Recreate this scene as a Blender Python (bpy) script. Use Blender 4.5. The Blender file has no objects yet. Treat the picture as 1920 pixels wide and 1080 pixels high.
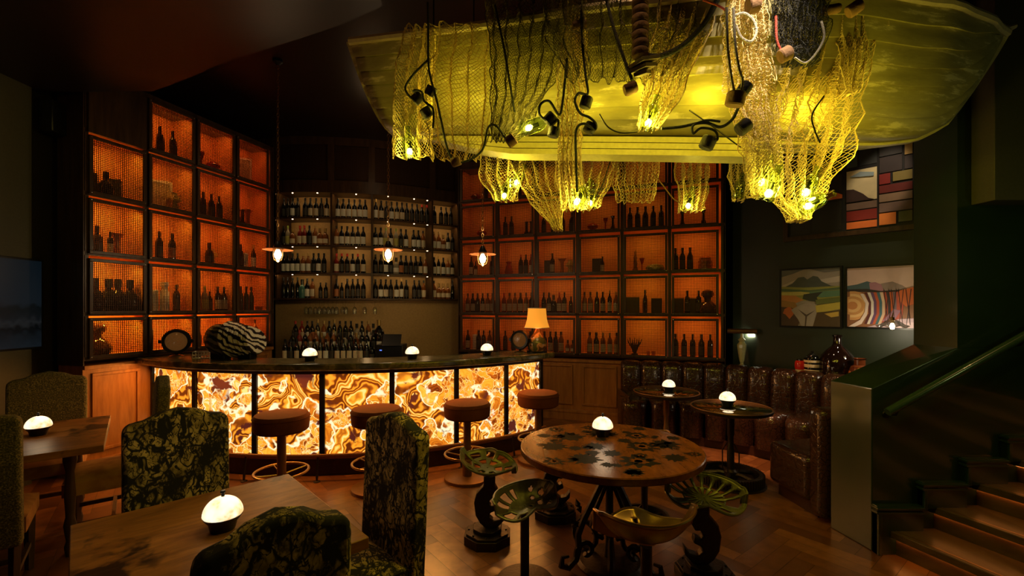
import bpy, math, random
from math import sin, cos, pi, sqrt, atan2, radians as R
from mathutils import Vector, Matrix
random.seed(7)
F, CXP, HY, CH = 852.0, 960.0, 578.0, 1.62      # focal length in px, centre, horizon row, camera height
COL = bpy.context.scene.collection

def gx(px, Y): return (px-CXP)*Y/F                       # world x of an image column at a depth
def gz(py, Y): return CH-(py-HY)*Y/F                     # world height of an image row at a depth
def gnd(px, py, z): Y = F*(CH-z)/(py-HY); return Vector((gx(px, Y), Y, z))
def pt(px, py, Y): return Vector((gx(px, Y), Y, gz(py, Y)))

# ------------------------------------------------------------------ materials
MT = {}
def nodes(name):
    m = bpy.data.materials.new(name); m.use_nodes = True
    return m, m.node_tree.nodes, m.node_tree.links, m.node_tree.nodes['Principled BSDF']
def mat(name, col, rough=.5, metal=0., emi=None, es=0., spec=.5, bump=0., bscale=40, trans=0., coat=0., sheen=0.):
    if name in MT: return MT[name]
    m, N, L, b = nodes(name)
    b.inputs['Base Color'].default_value = (*col, 1); b.inputs['Roughness'].default_value = rough
    b.inputs['Metallic'].default_value = metal; b.inputs['Specular IOR Level'].default_value = spec
    b.inputs['Transmission Weight'].default_value = trans; b.inputs['Coat Weight'].default_value = coat
    b.inputs['Sheen Weight'].default_value = sheen
    if emi: b.inputs['Emission Color'].default_value = (*emi, 1); b.inputs['Emission Strength'].default_value = es
    if bump or not emi:
        tc = N.new('ShaderNodeTexCoord'); n = N.new('ShaderNodeTexNoise'); n.inputs['Scale'].default_value = bscale
        n.inputs['Detail'].default_value = 4
        L.new(tc.outputs['Object'], n.inputs['Vector'])
        mx = N.new('ShaderNodeMix'); mx.data_type = 'RGBA'
        mx.inputs['A'].default_value = (*[c*.75 for c in col], 1); mx.inputs['B'].default_value = (*[min(1, c*1.25) for c in col], 1)
        L.new(n.outputs['Fac'], mx.inputs['Factor']); L.new(mx.outputs['Result'], b.inputs['Base Color'])
        if bump:
            bp = N.new('ShaderNodeBump'); bp.inputs['Strength'].default_value = bump; bp.inputs['Distance'].default_value = .01
            L.new(n.outputs['Fac'], bp.inputs['Height']); L.new(bp.outputs['Normal'], b.inputs['Normal'])
    MT[name] = m
    return m
def ramp(N, stops, interp='LINEAR'):
    r = N.new('ShaderNodeValToRGB'); r.color_ramp.interpolation = interp
    e = r.color_ramp.elements
    while len(e) < len(stops): e.new(.5)
    for el, (p, c) in zip(e, stops): el.position = p; el.color = (*c, 1)
    return r
def tex(N, L, kind, scale, vec, **kw):
    t = N.new('ShaderNodeTex'+kind)
    if 'Scale' in t.inputs: t.inputs['Scale'].default_value = scale
    for k, v in kw.items():
        if k in t.inputs: t.inputs[k].default_value = v
        else: setattr(t, k, v)
    if vec is not None: L.new(vec, t.inputs['Vector'])
    return t
def coords(N, L, sc=(1, 1, 1), rot=(0, 0, 0), loc=(0, 0, 0)):
    tc = N.new('ShaderNodeTexCoord'); mp = N.new('ShaderNodeMapping')
    mp.inputs['Scale'].default_value = sc; mp.inputs['Rotation'].default_value = rot; mp.inputs['Location'].default_value = loc
    L.new(tc.outputs['Object'], mp.inputs['Vector']); return mp.outputs['Vector']
def warp(N, L, vec, scale, amt):
    n = tex(N, L, 'Noise', scale, vec, Detail=3.)
    s = N.new('ShaderNodeVectorMath'); s.operation = 'SUBTRACT'; s.inputs[1].default_value = (.5, .5, .5); L.new(n.outputs['Color'], s.inputs[0])
    k = N.new('ShaderNodeVectorMath'); k.operation = 'SCALE'; k.inputs['Scale'].default_value = amt; L.new(s.outputs[0], k.inputs[0])
    a = N.new('ShaderNodeVectorMath'); a.operation = 'ADD'; L.new(vec, a.inputs[0]); L.new(k.outputs[0], a.inputs[1]); return a.outputs[0]
def mixc(N, L, fac, a, b, blend='MIX'):
    m = N.new('ShaderNodeMix'); m.data_type = 'RGBA'; m.blend_type = blend
    for s, v in (('Factor', fac), ('A', a), ('B', b)):
        if isinstance(v, (int, float)): m.inputs[s].default_value = v
        elif isinstance(v, tuple): m.inputs[s].default_value = (*v, 1)
        else: L.new(v, m.inputs[s])
    return m.outputs['Result']
def bump(N, L, b, h, st, dist=.01):
    bp = N.new('ShaderNodeBump'); bp.inputs['Strength'].default_value = st; bp.inputs['Distance'].default_value = dist
    L.new(h, bp.inputs['Height']); L.new(bp.outputs['Normal'], b.inputs['Normal'])
def mwood(name, c1, c2, rough=.4, sc=(1, 1, .12), scale=18, coat=0., spots=None):
    m, N, L, b = nodes(name); v = coords(N, L, sc); w = warp(N, L, v, 2.5, .25)
    n = tex(N, L, 'Noise', scale, w, Detail=6., Roughness=.65)
    r = ramp(N, [(.3, c1), (.7, c2)]); L.new(n.outputs['Fac'], r.inputs['Fac']); out = r.outputs['Color']
    if spots:
        v2 = coords(N, L, (1, 1, 1)); w2 = warp(N, L, v2, 7, .12)
        s = tex(N, L, 'Noise', spots, w2, Detail=5., Roughness=.6)
        rr = ramp(N, [(.53, (0, 0, 0)), (.585, (1, 1, 1))]); L.new(s.outputs['Fac'], rr.inputs['Fac'])
        out = mixc(N, L, rr.outputs['Color'], out, (.012, .007, .004))
    L.new(out, b.inputs['Base Color']); b.inputs['Roughness'].default_value = rough; b.inputs['Coat Weight'].default_value = coat; b.inputs['Specular IOR Level'].default_value = .35
    bump(N, L, b, n.outputs['Fac'], .2); MT[name] = m; return m

WOOD_D = mwood('dark_oak', (.03, .014, .006), (.085, .042, .016), .38)
WOOD_P = mwood('panel_oak', (.26, .1, .026), (.46, .19, .05), .42)
WOOD_T = mwood('table_wood', (.18, .07, .016), (.42, .175, .04), .4, (.25, 1, 1), 22, spots=2.2)
WOOD_B = mwood('gear_print_wood', (.1, .03, .007), (.26, .08, .017), .26, (1, .3, 1), 16, spots=None)
WOOD_BASE = mwood('plinth_wood', (.025, .008, .004), (.06, .02, .008), .4, (1, .2, 1), 14)
TAN = mat('tan_plaster', (.5, .32, .12), .7)
GREEN = mat('green_paint', (.012, .028, .010), .3, bscale=6, coat=1.)
GREEN.node_tree.nodes['Principled BSDF'].inputs['Coat Roughness'].default_value = .1; GREEN.node_tree.nodes['Principled BSDF'].inputs['Coat IOR'].default_value = 1.36
GREEN_W = mat('dark_green_wall', (.014, .021, .009), .5, bscale=3)
DARK_W = mat('dark_wall', (.02, .014, .009), .5, bscale=3)
OLIVE_W = mat('olive_wall', (.06, .055, .025), .6, bscale=60, bump=.1)
CEIL = mat('glossy_dark_ceiling', (.02, .011, .007), .42, bscale=1.5)
BLACK = mat('black_metal', (.012, .011, .01), .35, .6)
BLACKP = mat('black_plastic', (.01, .01, .01), .3)
IRON = mat('cast_iron', (.05, .035, .025), .42, .75, bump=.3, bscale=60)
BRONZE = mat('bronze', (.2, .09, .03), .38, .6)
OLIVE_I = mat('olive_iron', (.17, .16, .06), .36, .55, bump=.25, bscale=50)
BRASS = mat('worn_brass', (.34, .2, .075), .3, .9, bump=.1, bscale=12)
CHROME = mat('screw_metal', (.5, .45, .4), .25, 1.)
VELVET = mat('brown_velvet', (.11, .026, .004), .85, spec=.15, bump=.1, bscale=25)
CORK = mat('cork', (.22, .12, .055), .85, bump=.5, bscale=50)
ROPE_K = mat('dark_rope', (.018, .02, .016), .8, bump=.8, bscale=160)
ROPE_W = mat('pale_rope', (.5, .45, .36), .8, bump=.8, bscale=160)
ROPE_R = mat('red_rope', (.4, .05, .03), .8, bump=.8, bscale=160)
NETM = mat('net_twine', (.72, .56, .26), .85)
NETD = mat('dark_net_twine', (.12, .1, .05), .85)
NETB = mat('black_net_twine', (.02, .02, .018), .85)
CREAM = mat('label_cream', (.75, .62, .42), .6, bscale=90)
LAB_W = mat('label_white', (.9, .82, .68), .6, bscale=90)
LAB_D = mat('label_dark', (.05, .045, .035), .5)
LAB_O = mat('label_orange', (.5, .17, .05), .5)
LAB_Y = mat('label_yellow', (.55, .5, .12), .5)
BT_D = mat('dark_glass', (.008, .008, .006), .08, coat=.3)
BT_G = mat('green_glass', (.015, .05, .025), .08, coat=.3)
BT_A = mat('amber_spirit', (.22, .07, .012), .08, coat=.3)
BT_R = mat('red_spirit', (.2, .02, .01), .1, coat=.3)
BT_T = mat('teal_glass', (.06, .18, .15), .12, coat=.3)
BT_C = mat('pale_spirit', (.3, .26, .18), .08, coat=.3)
RED_G = mat('red_glass', (.5, .02, .008), .15)
ORG_G = mat('orange_glass', (.6, .16, .03), .15)
YEL_G = mat('yellow_ceramic', (.55, .42, .08), .3)
PAPER = mat('off_white_board', (.95, .9, .78), .7)

def mglass(name, col, f=.12):
    m, N, L, b = nodes(name); N.remove(b); o = N['Material Output']
    t = N.new('ShaderNodeBsdfTransparent'); t.inputs['Color'].default_value = (*col, 1)
    g = N.new('ShaderNodeBsdfGlossy'); g.inputs['Roughness'].default_value = .06
    lw = N.new('ShaderNodeLayerWeight'); lw.inputs['Blend'].default_value = f+.2
    mr = N.new('ShaderNodeMath'); mr.operation = 'MULTIPLY_ADD'; mr.inputs[1].default_value = .7; mr.inputs[2].default_value = .05; L.new(lw.outputs['Facing'], mr.inputs[0])
    mx = N.new('ShaderNodeMixShader'); L.new(mr.outputs[0], mx.inputs[0]); L.new(t.outputs[0], mx.inputs[1]); L.new(g.outputs[0], mx.inputs[2])
    L.new(mx.outputs[0], o.inputs['Surface']); MT[name] = m; return m
GLASS = mglass('clear_glass', (.93, .95, .92))
GLASS_G = mglass('green_tint_glass', (.72, .85, .5))
GLASS_A = mglass('amber_lens', (.75, .42, .16), .3)

def memit(name, col, s):
    m, N, L, b = nodes(name); b.inputs['Base Color'].default_value = (0.02, .02, .02, 1)
    b.inputs['Emission Color'].default_value = (*col, 1); b.inputs['Emission Strength'].default_value = s; MT[name] = m; return m
BULB = memit('bulb_warm', (1, .72, .38), 22)
BULB_Y = memit('bulb_yellow', (1, .86, .28), 26)
LED_O = memit('led_orange', (1, .3, .06), 8.0)
LED_P = memit('shelf_led', (1, .66, .35), 12)

def mglobe():
    m, N, L, b = nodes('alabaster_glow'); v = coords(N, L); w = warp(N, L, v, 14, .06)
    n = tex(N, L, 'Noise', 22, w, Detail=5.)
    r = ramp(N, [(.36, (.75, .46, .2)), (.47, (1, .78, .5)), (.6, (1, .88, .66))]); L.new(n.outputs['Fac'], r.inputs['Fac'])
    L.new(r.outputs['Color'], b.inputs['Emission Color']); b.inputs['Emission Strength'].default_value = 1.35
    b.inputs['Base Color'].default_value = (.6, .5, .4, 1); return m
GLOBE = mglobe()

def monyx():
    m, N, L, b = nodes('backlit_onyx'); v = coords(N, L)
    w1 = warp(N, L, v, 2.6, .5); w2 = warp(N, L, v, 5, .22); w3 = warp(N, L, w2, 18, .035)
    wv = tex(N, L, 'Noise', 2.1, w1, Detail=1.2, Roughness=.4, Distortion=.4)
    def math(op, a, bb, c=None):
        q = N.new('ShaderNodeMath'); q.operation = op
        for i, x in enumerate((a, bb, c)):
            if x is None: continue
            if isinstance(x, (int, float)): q.inputs[i].default_value = x
            else: L.new(x, q.inputs[i])
        return q.outputs[0]
    sn = math('MULTIPLY_ADD', math('SINE', math('MULTIPLY', wv.outputs['Fac'], 120.), 0), .5, .5)
    s2 = math('MULTIPLY_ADD', math('SINE', math('MULTIPLY', wv.outputs['Fac'], 31.), 0), .28, 0)
    bands = ramp(N, [(0, (.1, .018, .002)), (.25, (.42, .1, .006)), (.5, (.85, .28, .015)), (.8, (1, .42, .03)), (1.0, (1, .68, .2))]); L.new(math('ADD', math('MULTIPLY', sn, .8), s2), bands.inputs['Fac'])
    def pebbles(sc, edge):
        vo = tex(N, L, 'Voronoi', sc, w3); ve = tex(N, L, 'Voronoi', sc, w3, feature='DISTANCE_TO_EDGE')
        sp = N.new('ShaderNodeSeparateColor'); L.new(vo.outputs['Color'], sp.inputs[0])
        ring = math('MULTIPLY', math('SINE', math('MULTIPLY', vo.outputs['Distance'], 26.), 0), .07)
        f = math('ADD', math('MULTIPLY_ADD', sp.outputs[0], .85, ring), math('MULTIPLY', vo.outputs['Distance'], .25))
        cell = ramp(N, [(0, (.06, .008, .003)), (.16, (.28, .05, .004)), (.36, (.62, .16, .008)), (.62, (.95, .34, .02)), (.88, (1, .48, .05)), (1, (1, .85, .5))]); L.new(f, cell.inputs['Fac'])
        ed = ramp(N, [(0, (1, .74, .32)), (edge*.4, (1, .55, .09)), (edge*.8, (.4, .08, .006)), (edge*1.4, (.7, .2, .01))]); L.new(ve.outputs['Distance'], ed.inputs['Fac'])
        em = ramp(N, [(edge*.9, (1, 1, 1)), (edge*1.5, (0, 0, 0))]); L.new(ve.outputs['Distance'], em.inputs['Fac'])
        return mixc(N, L, em.outputs['Color'], cell.outputs['Color'], ed.outputs['Color'])
    big = pebbles(8.5, .06); small = pebbles(22, .07)
    s3 = tex(N, L, 'Noise', 3.4, w2, Detail=2.); r3 = ramp(N, [(.5, (0, 0, 0)), (.53, (1, 1, 1))]); L.new(s3.outputs['Fac'], r3.inputs['Fac'])
    cells = mixc(N, L, r3.outputs['Color'], big, small)
    sel = tex(N, L, 'Noise', 2.3, w2, Detail=2.5); sr = ramp(N, [(.49, (0, 0, 0)), (.51, (1, 1, 1))]); L.new(sel.outputs['Fac'], sr.inputs['Fac'])
    c = mixc(N, L, sr.outputs['Color'], cells, bands.outputs['Color'])
    vr = ramp(N, [(.478, (0, 0, 0)), (.488, (1, 1, 1)), (.498, (1, 1, 1)), (.506, (0, 0, 0))]); L.new(sel.outputs['Fac'], vr.inputs['Fac'])
    c = mixc(N, L, vr.outputs['Color'], c, (1, .82, .5))
    dk = tex(N, L, 'Noise', 4.6, w3, Detail=5.); dr = ramp(N, [(.6, (0, 0, 0)), (.64, (1, 1, 1))]); L.new(dk.outputs['Fac'], dr.inputs['Fac'])
    c = mixc(N, L, dr.outputs['Color'], c, (.07, .012, .008))
    lt = ramp(N, [(.3, (1, 1, 1)), (.34, (0, 0, 0))]); L.new(dk.outputs['Fac'], lt.inputs['Fac'])
    c = mixc(N, L, lt.outputs['Color'], c, (1, .85, .6))
    L.new(c, b.inputs['Emission Color']); b.inputs['Emission Strength'].default_value = 1.25
    b.inputs['Base Color'].default_value = (.1, .04, .01, 1); b.inputs['Roughness'].default_value = .15; return m
ONYX = monyx()

def mfloor():
    m, N, L, b = nodes('parquet_planks'); at = N.new('ShaderNodeAttribute'); at.attribute_name = 'tone'
    v = coords(N, L, (1, 1, 1)); n = tex(N, L, 'Noise', 14, v, Detail=6.); n2 = tex(N, L, 'Noise', 1.2, v, Detail=2.)
    r = ramp(N, [(0, (.10, .033, .007)), (.5, (.25, .088, .02)), (1, (.44, .17, .04))]); L.new(at.outputs['Fac'], r.inputs['Fac'])
    c = mixc(N, L, n.outputs['Fac'], r.outputs['Color'], (.09, .03, .007)); L.new(c, b.inputs['Base Color'])
    rr = ramp(N, [(.3, (.3,)*3), (.7, (.5,)*3)]); L.new(n2.outputs['Fac'], rr.inputs['Fac']); L.new(rr.outputs['Color'], b.inputs['Roughness']); b.inputs['Coat Weight'].default_value = .6; b.inputs['Coat Roughness'].default_value = .24
    bump(N, L, b, n.outputs['Fac'], .12, .004); return m
FLOORM = mfloor()

def mtreeprint():
    m, N, L, b = nodes('tree_print_fabric'); v = coords(N, L, (1, 1, .7))
    def ridge(sc, wd, det=3., dst=.6):
        n = tex(N, L, 'Noise', sc, v, Detail=det, Roughness=.55, Distortion=dst)
        q = N.new('ShaderNodeMath'); q.operation = 'SUBTRACT'; q.inputs[1].default_value = .5; L.new(n.outputs['Fac'], q.inputs[0])
        a = N.new('ShaderNodeMath'); a.operation = 'ABSOLUTE'; L.new(q.outputs[0], a.inputs[0])
        r = ramp(N, [(wd*.45, (0, 0, 0)), (wd, (1, 1, 1))]); L.new(a.outputs[0], r.inputs['Fac']); return r.outputs['Color']
    k = mixc(N, L, 1., ridge(6.5, .03), ridge(15, .05, 2.), 'MULTIPLY'); k = mixc(N, L, 1., k, ridge(28, .035, 2., 1.2), 'MULTIPLY')
    n = tex(N, L, 'Noise', 5, v, Detail=8., Roughness=.72); r3 = ramp(N, [(.42, (0, 0, 0)), (.5, (1, 1, 1))]); L.new(n.outputs['Fac'], r3.inputs['Fac'])
    n4 = tex(N, L, 'Noise', 24, v, Detail=5.); base = ramp(N, [(.35, (.24, .165, .035)), (.65, (.75, .54, .19))]); L.new(n4.outputs['Fac'], base.inputs['Fac'])
    k = mixc(N, L, 1., k, r3.outputs['Color'], 'MULTIPLY')
    c = mixc(N, L, k, (.012, .009, .005), base.outputs['Color']); L.new(c, b.inputs['Base Color']); b.inputs['Roughness'].default_value = .85
    bump(N, L, b, n4.outputs['Fac'], .2); return m
TREE = mtreeprint()
def mtweed():
    m, N, L, b = nodes('olive_tweed'); v = coords(N, L); n = tex(N, L, 'Noise', 130, v, Detail=3.)
    r = ramp(N, [(.35, (.05, .045, .014)), (.55, (.15, .12, .035)), (.7, (.36, .27, .08))]); L.new(n.outputs['Fac'], r.inputs['Fac'])
    L.new(r.outputs['Color'], b.inputs['Base Color']); b.inputs['Roughness'].default_value = .9; bump(N, L, b, n.outputs['Fac'], .5); return m
TWEED = mtweed()
def mseatfab():
    m, N, L, b = nodes('tan_pile_fabric'); v = coords(N, L); n = tex(N, L, 'Noise', 9, v, Detail=6.)
    r = ramp(N, [(.35, (.26, .1, .025)), (.65, (.46, .22, .06))]); L.new(n.outputs['Fac'], r.inputs['Fac'])
    L.new(r.outputs['Color'], b.inputs['Base Color']); b.inputs['Roughness'].default_value = .9; return m
SEATF = mseatfab()
def mcroc():
    m, N, L, b = nodes('croc_leather'); v = coords(N, L, (1, 1, 1)); w = warp(N, L, v, 10, .02)
    e = tex(N, L, 'Voronoi', 24, w, feature='DISTANCE_TO_EDGE', Randomness=.7)
    r = ramp(N, [(0, (0, 0, 0)), (.09, (1, 1, 1))]); L.new(e.outputs['Distance'], r.inputs['Fac'])
    c = mixc(N, L, r.outputs['Color'], (.012, .006, .004), (.05, .02, .01)); L.new(c, b.inputs['Base Color'])
    b.inputs['Roughness'].default_value = .2; b.inputs['Coat Weight'].default_value = .3; bump(N, L, b, r.outputs['Color'], .4, .003); return m
CROC = mcroc()
def mmarble():
    m, N, L, b = nodes('green_brown_marble'); v = coords(N, L); w = warp(N, L, v, 3, .5)
    n = tex(N, L, 'Noise', 5, w, Detail=9., Roughness=.65)
    r = ramp(N, [(.35, (.03, .03, .012)), (.5, (.09, .075, .03)), (.56, (.2, .15, .07)), (.65, (.07, .06, .025))]); L.new(n.outputs['Fac'], r.inputs['Fac'])
    L.new(r.outputs['Color'], b.inputs['Base Color']); b.inputs['Roughness'].default_value = .22; return m
MARBLE = mmarble()
def mstripe():
    m, N, L, b = nodes('striped_shell_marble'); v = coords(N, L, (1, 1, 1), (0, .5, .3)); w = warp(N, L, v, 5, .16)
    t = tex(N, L, 'Wave', 6.5, w, Distortion=3.5, Detail=1.5); t.bands_direction = 'DIAGONAL'
    r = ramp(N, [(.42, (.012, .01, .01)), (.5, (.5, .45, .36)), (.8, (.62, .57, .47))]); L.new(t.outputs['Fac'], r.inputs['Fac'])
    L.new(r.outputs['Color'], b.inputs['Base Color']); b.inputs['Roughness'].default_value = .25; return m
STRIPE = mstripe()
def mhull():
    m, N, L, b = nodes('weathered_hull_paint'); v = coords(N, L, (1, 1, 1)); v2 = coords(N, L, (.5, 1, 3))
    n = tex(N, L, 'Noise', 5, v2, Detail=9., Roughness=.7)
    r = ramp(N, [(.35, (.27, .24, .1)), (.56, (.38, .34, .15)), (.62, (.7, .64, .4))]); L.new(n.outputs['Fac'], r.inputs['Fac'])
    L.new(r.outputs['Color'], b.inputs['Base Color']); b.inputs['Roughness'].default_value = .5; return m
HULL = mhull()
def mcopper():
    m, N, L, b = nodes('swirled_ceramic'); v = coords(N, L, (1, 1, 1)); w = warp(N, L, v, 7, .12)
    n = tex(N, L, 'Noise', 9, w, Detail=1.)
    r = ramp(N, [(.42, (.1, .09, .03)), (.47, (.42, .2, .06)), (.53, (.6, .25, .1)), (.6, (.16, .06, .02))], 'CONSTANT'); L.new(n.outputs['Fac'], r.inputs['Fac'])
    L.new(r.outputs['Color'], b.inputs['Base Color']); b.inputs['Roughness'].default_value = .12; return m
CERAM = mcopper()
def mshade():
    m, N, L, b = nodes('orange_lampshade'); b.inputs['Base Color'].default_value = (.7, .25, .03, 1)
    b.inputs['Emission Color'].default_value = (1, .36, .03, 1); b.inputs['Emission Strength'].default_value = .75
    b.inputs['Roughness'].default_value = .8; return m
SHADE = mshade()

# ------------------------------------------------------------------ mesh builder
class MB:
    def __init__(s): s.v = []; s.f = []; s.m = []; s.M = Matrix()
    def add(s, vs, fs, mi=0):
        o = len(s.v); s.v += [s.M @ Vector(q) for q in vs]; s.f += [tuple(i+o for i in f) for f in fs]; s.m += [mi]*len(fs); return s
    def box(s, c, d, rz=0, mi=0, ry=0, rx=0):
        T = Matrix.Translation(c) @ Matrix.Rotation(rz, 4, 'Z') @ Matrix.Rotation(ry, 4, 'Y') @ Matrix.Rotation(rx, 4, 'X')
        x, y, z = (k/2 for k in d)
        vs = [T @ Vector(q) for q in ((-x, -y, -z), (x, -y, -z), (x, y, -z), (-x, y, -z), (-x, -y, z), (x, -y, z), (x, y, z), (-x, y, z))]
        return s.add(vs, [(0, 3, 2, 1), (4, 5, 6, 7), (0, 1, 5, 4), (1, 2, 6, 5), (2, 3, 7, 6), (3, 0, 4, 7)], mi)
    def bx(s, x0, x1, y0, y1, z0, z1, mi=0): return s.box(((x0+x1)/2, (y0+y1)/2, (z0+z1)/2), (x1-x0, y1-y0, z1-z0), mi=mi)
    def lathe(s, prof, n=24, c=(0, 0, 0), sx=1, sy=1, mi=0, T=None):
        T = T or Matrix.Translation(c); vs = []; fs = []
        for r, z in prof:
            for k in range(n): a = 2*pi*k/n; vs.append(T @ Vector((r*cos(a)*sx, r*sin(a)*sy, z)))
        for i in range(len(prof)-1):
            for k in range(n):
                k2 = (k+1) % n; fs.append((i*n+k, i*n+k2, (i+1)*n+k2, (i+1)*n+k))
        if prof[0][0] > 1e-5: fs.append(tuple(range(n-1, -1, -1)))
        if prof[-1][0] > 1e-5: fs.append(tuple((len(prof)-1)*n+k for k in range(n)))
        return s.add(vs, fs, mi)
    def cyl(s, p0, p1, r, r1=None, n=12, mi=0):
        p0 = Vector(p0); p1 = Vector(p1); d = p1-p0; q = d.to_track_quat('Z', 'Y').to_matrix().to_4x4()
        return s.lathe([(r, 0), (r if r1 is None else r1, d.length)], n, T=Matrix.Translation(p0) @ q, mi=mi)
    def tube(s, pts, r, n=6, closed=False, mi=0, ell=1.):
        P = [Vector(p) for p in pts]; m = len(P); vs = []; fs = []; up = Vector((0, 0, 1)); prev = None
        for i, p in enumerate(P):
            a = P[(i-1) % m] if (closed or i > 0) else p; b = P[(i+1) % m] if (closed or i < m-1) else p
            t = (b-a).normalized()
            if prev is None: x = t.cross(up); x = x if x.length > 1e-3 else t.cross(Vector((1, 0, 0)))
            else: x = prev-t*prev.dot(t)
            x.normalize(); prev = x; y = t.cross(x); rr = r[i] if isinstance(r, (list, tuple)) else r
            for k in range(n): an = 2*pi*k/n; vs.append(p+x*cos(an)*rr+y*sin(an)*rr*ell)
        for i in range(m if closed else m-1):
            for k in range(n): i2 = (i+1) % m; k2 = (k+1) % n; fs.append((i*n+k, i*n+k2, i2*n+k2, i2*n+k))
        if not closed: fs += [tuple(range(n-1, -1, -1)), tuple((m-1)*n+k for k in range(n))]
        return s.add(vs, fs, mi)
    def prism(s, poly, a, b, axis='z', mi=0):
        n = len(poly)
        f = {'z': lambda u, v, w: (u, v, w), 'y': lambda u, v, w: (u, w, v), 'x': lambda u, v, w: (w, u, v)}[axis]
        vs = [f(u, v, a) for u, v in poly]+[f(u, v, b) for u, v in poly]
        return s.add(vs, [tuple(range(n))[::-1], tuple(range(n, 2*n))]+[(i, (i+1) % n, n+(i+1) % n, n+i) for i in range(n)], mi)
    def build(s, name, m, parent=None, loc=None, rz=0, smooth=35, bv=0, sub=0, solid=0):
        me = bpy.data.meshes.new(name); me.from_pydata([tuple(q) for q in s.v], [], s.f)
        ms = m if isinstance(m, (list, tuple)) else [m]
        for k in ms: me.materials.append(k)
        if len(ms) > 1: me.polygons.foreach_set('material_index', s.m)
        me.update()
        if smooth:
            me.shade_smooth()
            if smooth < 180: me.set_sharp_from_angle(angle=R(smooth))
        o = bpy.data.objects.new(name, me); COL.objects.link(o)
        if parent: o.parent = parent
        if loc is not None: o.location = loc
        o.rotation_euler[2] = rz
        if solid: q = o.modifiers.new('s', 'SOLIDIFY'); q.thickness = solid; q.offset = 0
        if bv: q = o.modifiers.new('b', 'BEVEL'); q.width = bv; q.segments = 3 if bv > .012 else 2; q.limit_method = 'ANGLE'; q.angle_limit = R(40)
        if sub: q = o.modifiers.new('u', 'SUBSURF'); q.levels = sub; q.render_levels = sub
        return o
def tag(o, label=None, cat=None, group=None, kind=None):
    if label: o['label'] = label
    if cat: o['category'] = cat
    if group: o['group'] = group
    if kind: o['kind'] = kind
    return o
def thing(name, loc, label, cat, rz=0, group=None):
    o = bpy.data.objects.new(name, None); COL.objects.link(o); o.empty_display_size = .05
    o.location = loc; o.rotation_euler = (0, 0, rz); return tag(o, label, cat, group)
def struct(name, mb, m, **k): return tag(mb.build(name, m, **k), kind='structure')
def ctree(o, parent=None, keep=True):
    c = o.copy(); COL.objects.link(c); c.parent = parent
    for ch in list(o.children): ctree(ch, c)
    return c
def ptlight(loc, e, col, r=.03, name='lamp_light'):
    l = bpy.data.lights.new(name, 'POINT'); l.energy = e; l.color = col; l.shadow_soft_size = r
    o = bpy.data.objects.new(name, l); COL.objects.link(o); o.location = loc; return o
def spot(loc, tgt, e, col, ang=50, blend=.6, r=.04, name='ceiling_and_fill_spot'):
    l = bpy.data.lights.new(name, 'SPOT'); l.energy = e; l.color = col; l.spot_size = R(ang); l.spot_blend = blend; l.shadow_soft_size = r
    o = bpy.data.objects.new(name, l); COL.objects.link(o); o.location = loc
    o.rotation_euler = (Vector(tgt)-Vector(loc)).to_track_quat('-Z', 'Y').to_euler(); return o
def area(loc, tgt, e, col, sx, sy, name='strip_light', rz=None):
    l = bpy.data.lights.new(name, 'AREA'); l.shape = 'RECTANGLE'; l.size = sx; l.size_y = sy; l.energy = e; l.color = col
    o = bpy.data.objects.new(name, l); COL.objects.link(o); o.location = loc
    o.rotation_euler = (Vector(tgt)-Vector(loc)).to_track_quat('-Z', 'Y').to_euler(); return o
ORD = ['first', 'second', 'third', 'fourth', 'fifth', 'sixth', 'seventh', 'eighth', 'ninth', 'tenth', 'eleventh', 'twelfth', 'thirteenth', 'fourteenth', 'fifteenth',
 'sixteenth', 'seventeenth', 'eighteenth', 'nineteenth', 'twentieth']
def ordn(i, n):
    if n == 1: return 'alone'
    if i == 0: return 'leftmost'
    if i == n-1: return 'rightmost'
    if i < 18 and i <= (n-1)/2+.5: return ORD[i]+' from the left'
    return ORD[n-1-i]+' from the right'

# ------------------------------------------------------------------ camera
cd = bpy.data.cameras.new('camera'); cam = bpy.data.objects.new('camera', cd); COL.objects.link(cam)
cam.location = (0, 0, CH); cam.rotation_euler = (R(90), 0, 0)
cd.sensor_width = 36; cd.lens = 36*F/1920; cd.shift_y = (HY-540)/1920; cd.clip_start = .05
sc = bpy.context.scene; sc.camera = cam
sc.view_settings.view_transform = 'Standard'; sc.view_settings.look = 'None'; sc.view_settings.exposure = 0; sc.view_settings.gamma = 1
sc.cycles.max_bounces = 6; sc.cycles.diffuse_bounces = 3; sc.cycles.glossy_bounces = 3; sc.cycles.transparent_max_bounces = 12
sc.cycles.sample_clamp_indirect = 3; sc.cycles.caustics_reflective = False; sc.cycles.caustics_refractive = False
w = bpy.data.worlds.new('room_air'); sc.world = w; w.use_nodes = True
w.node_tree.nodes['Background'].inputs[0].default_value = (.9, .7, .35, 1); w.node_tree.nodes['Background'].inputs[1].default_value = .0025

# ------------------------------------------------------------------ room shell
HC = 4.3
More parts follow.
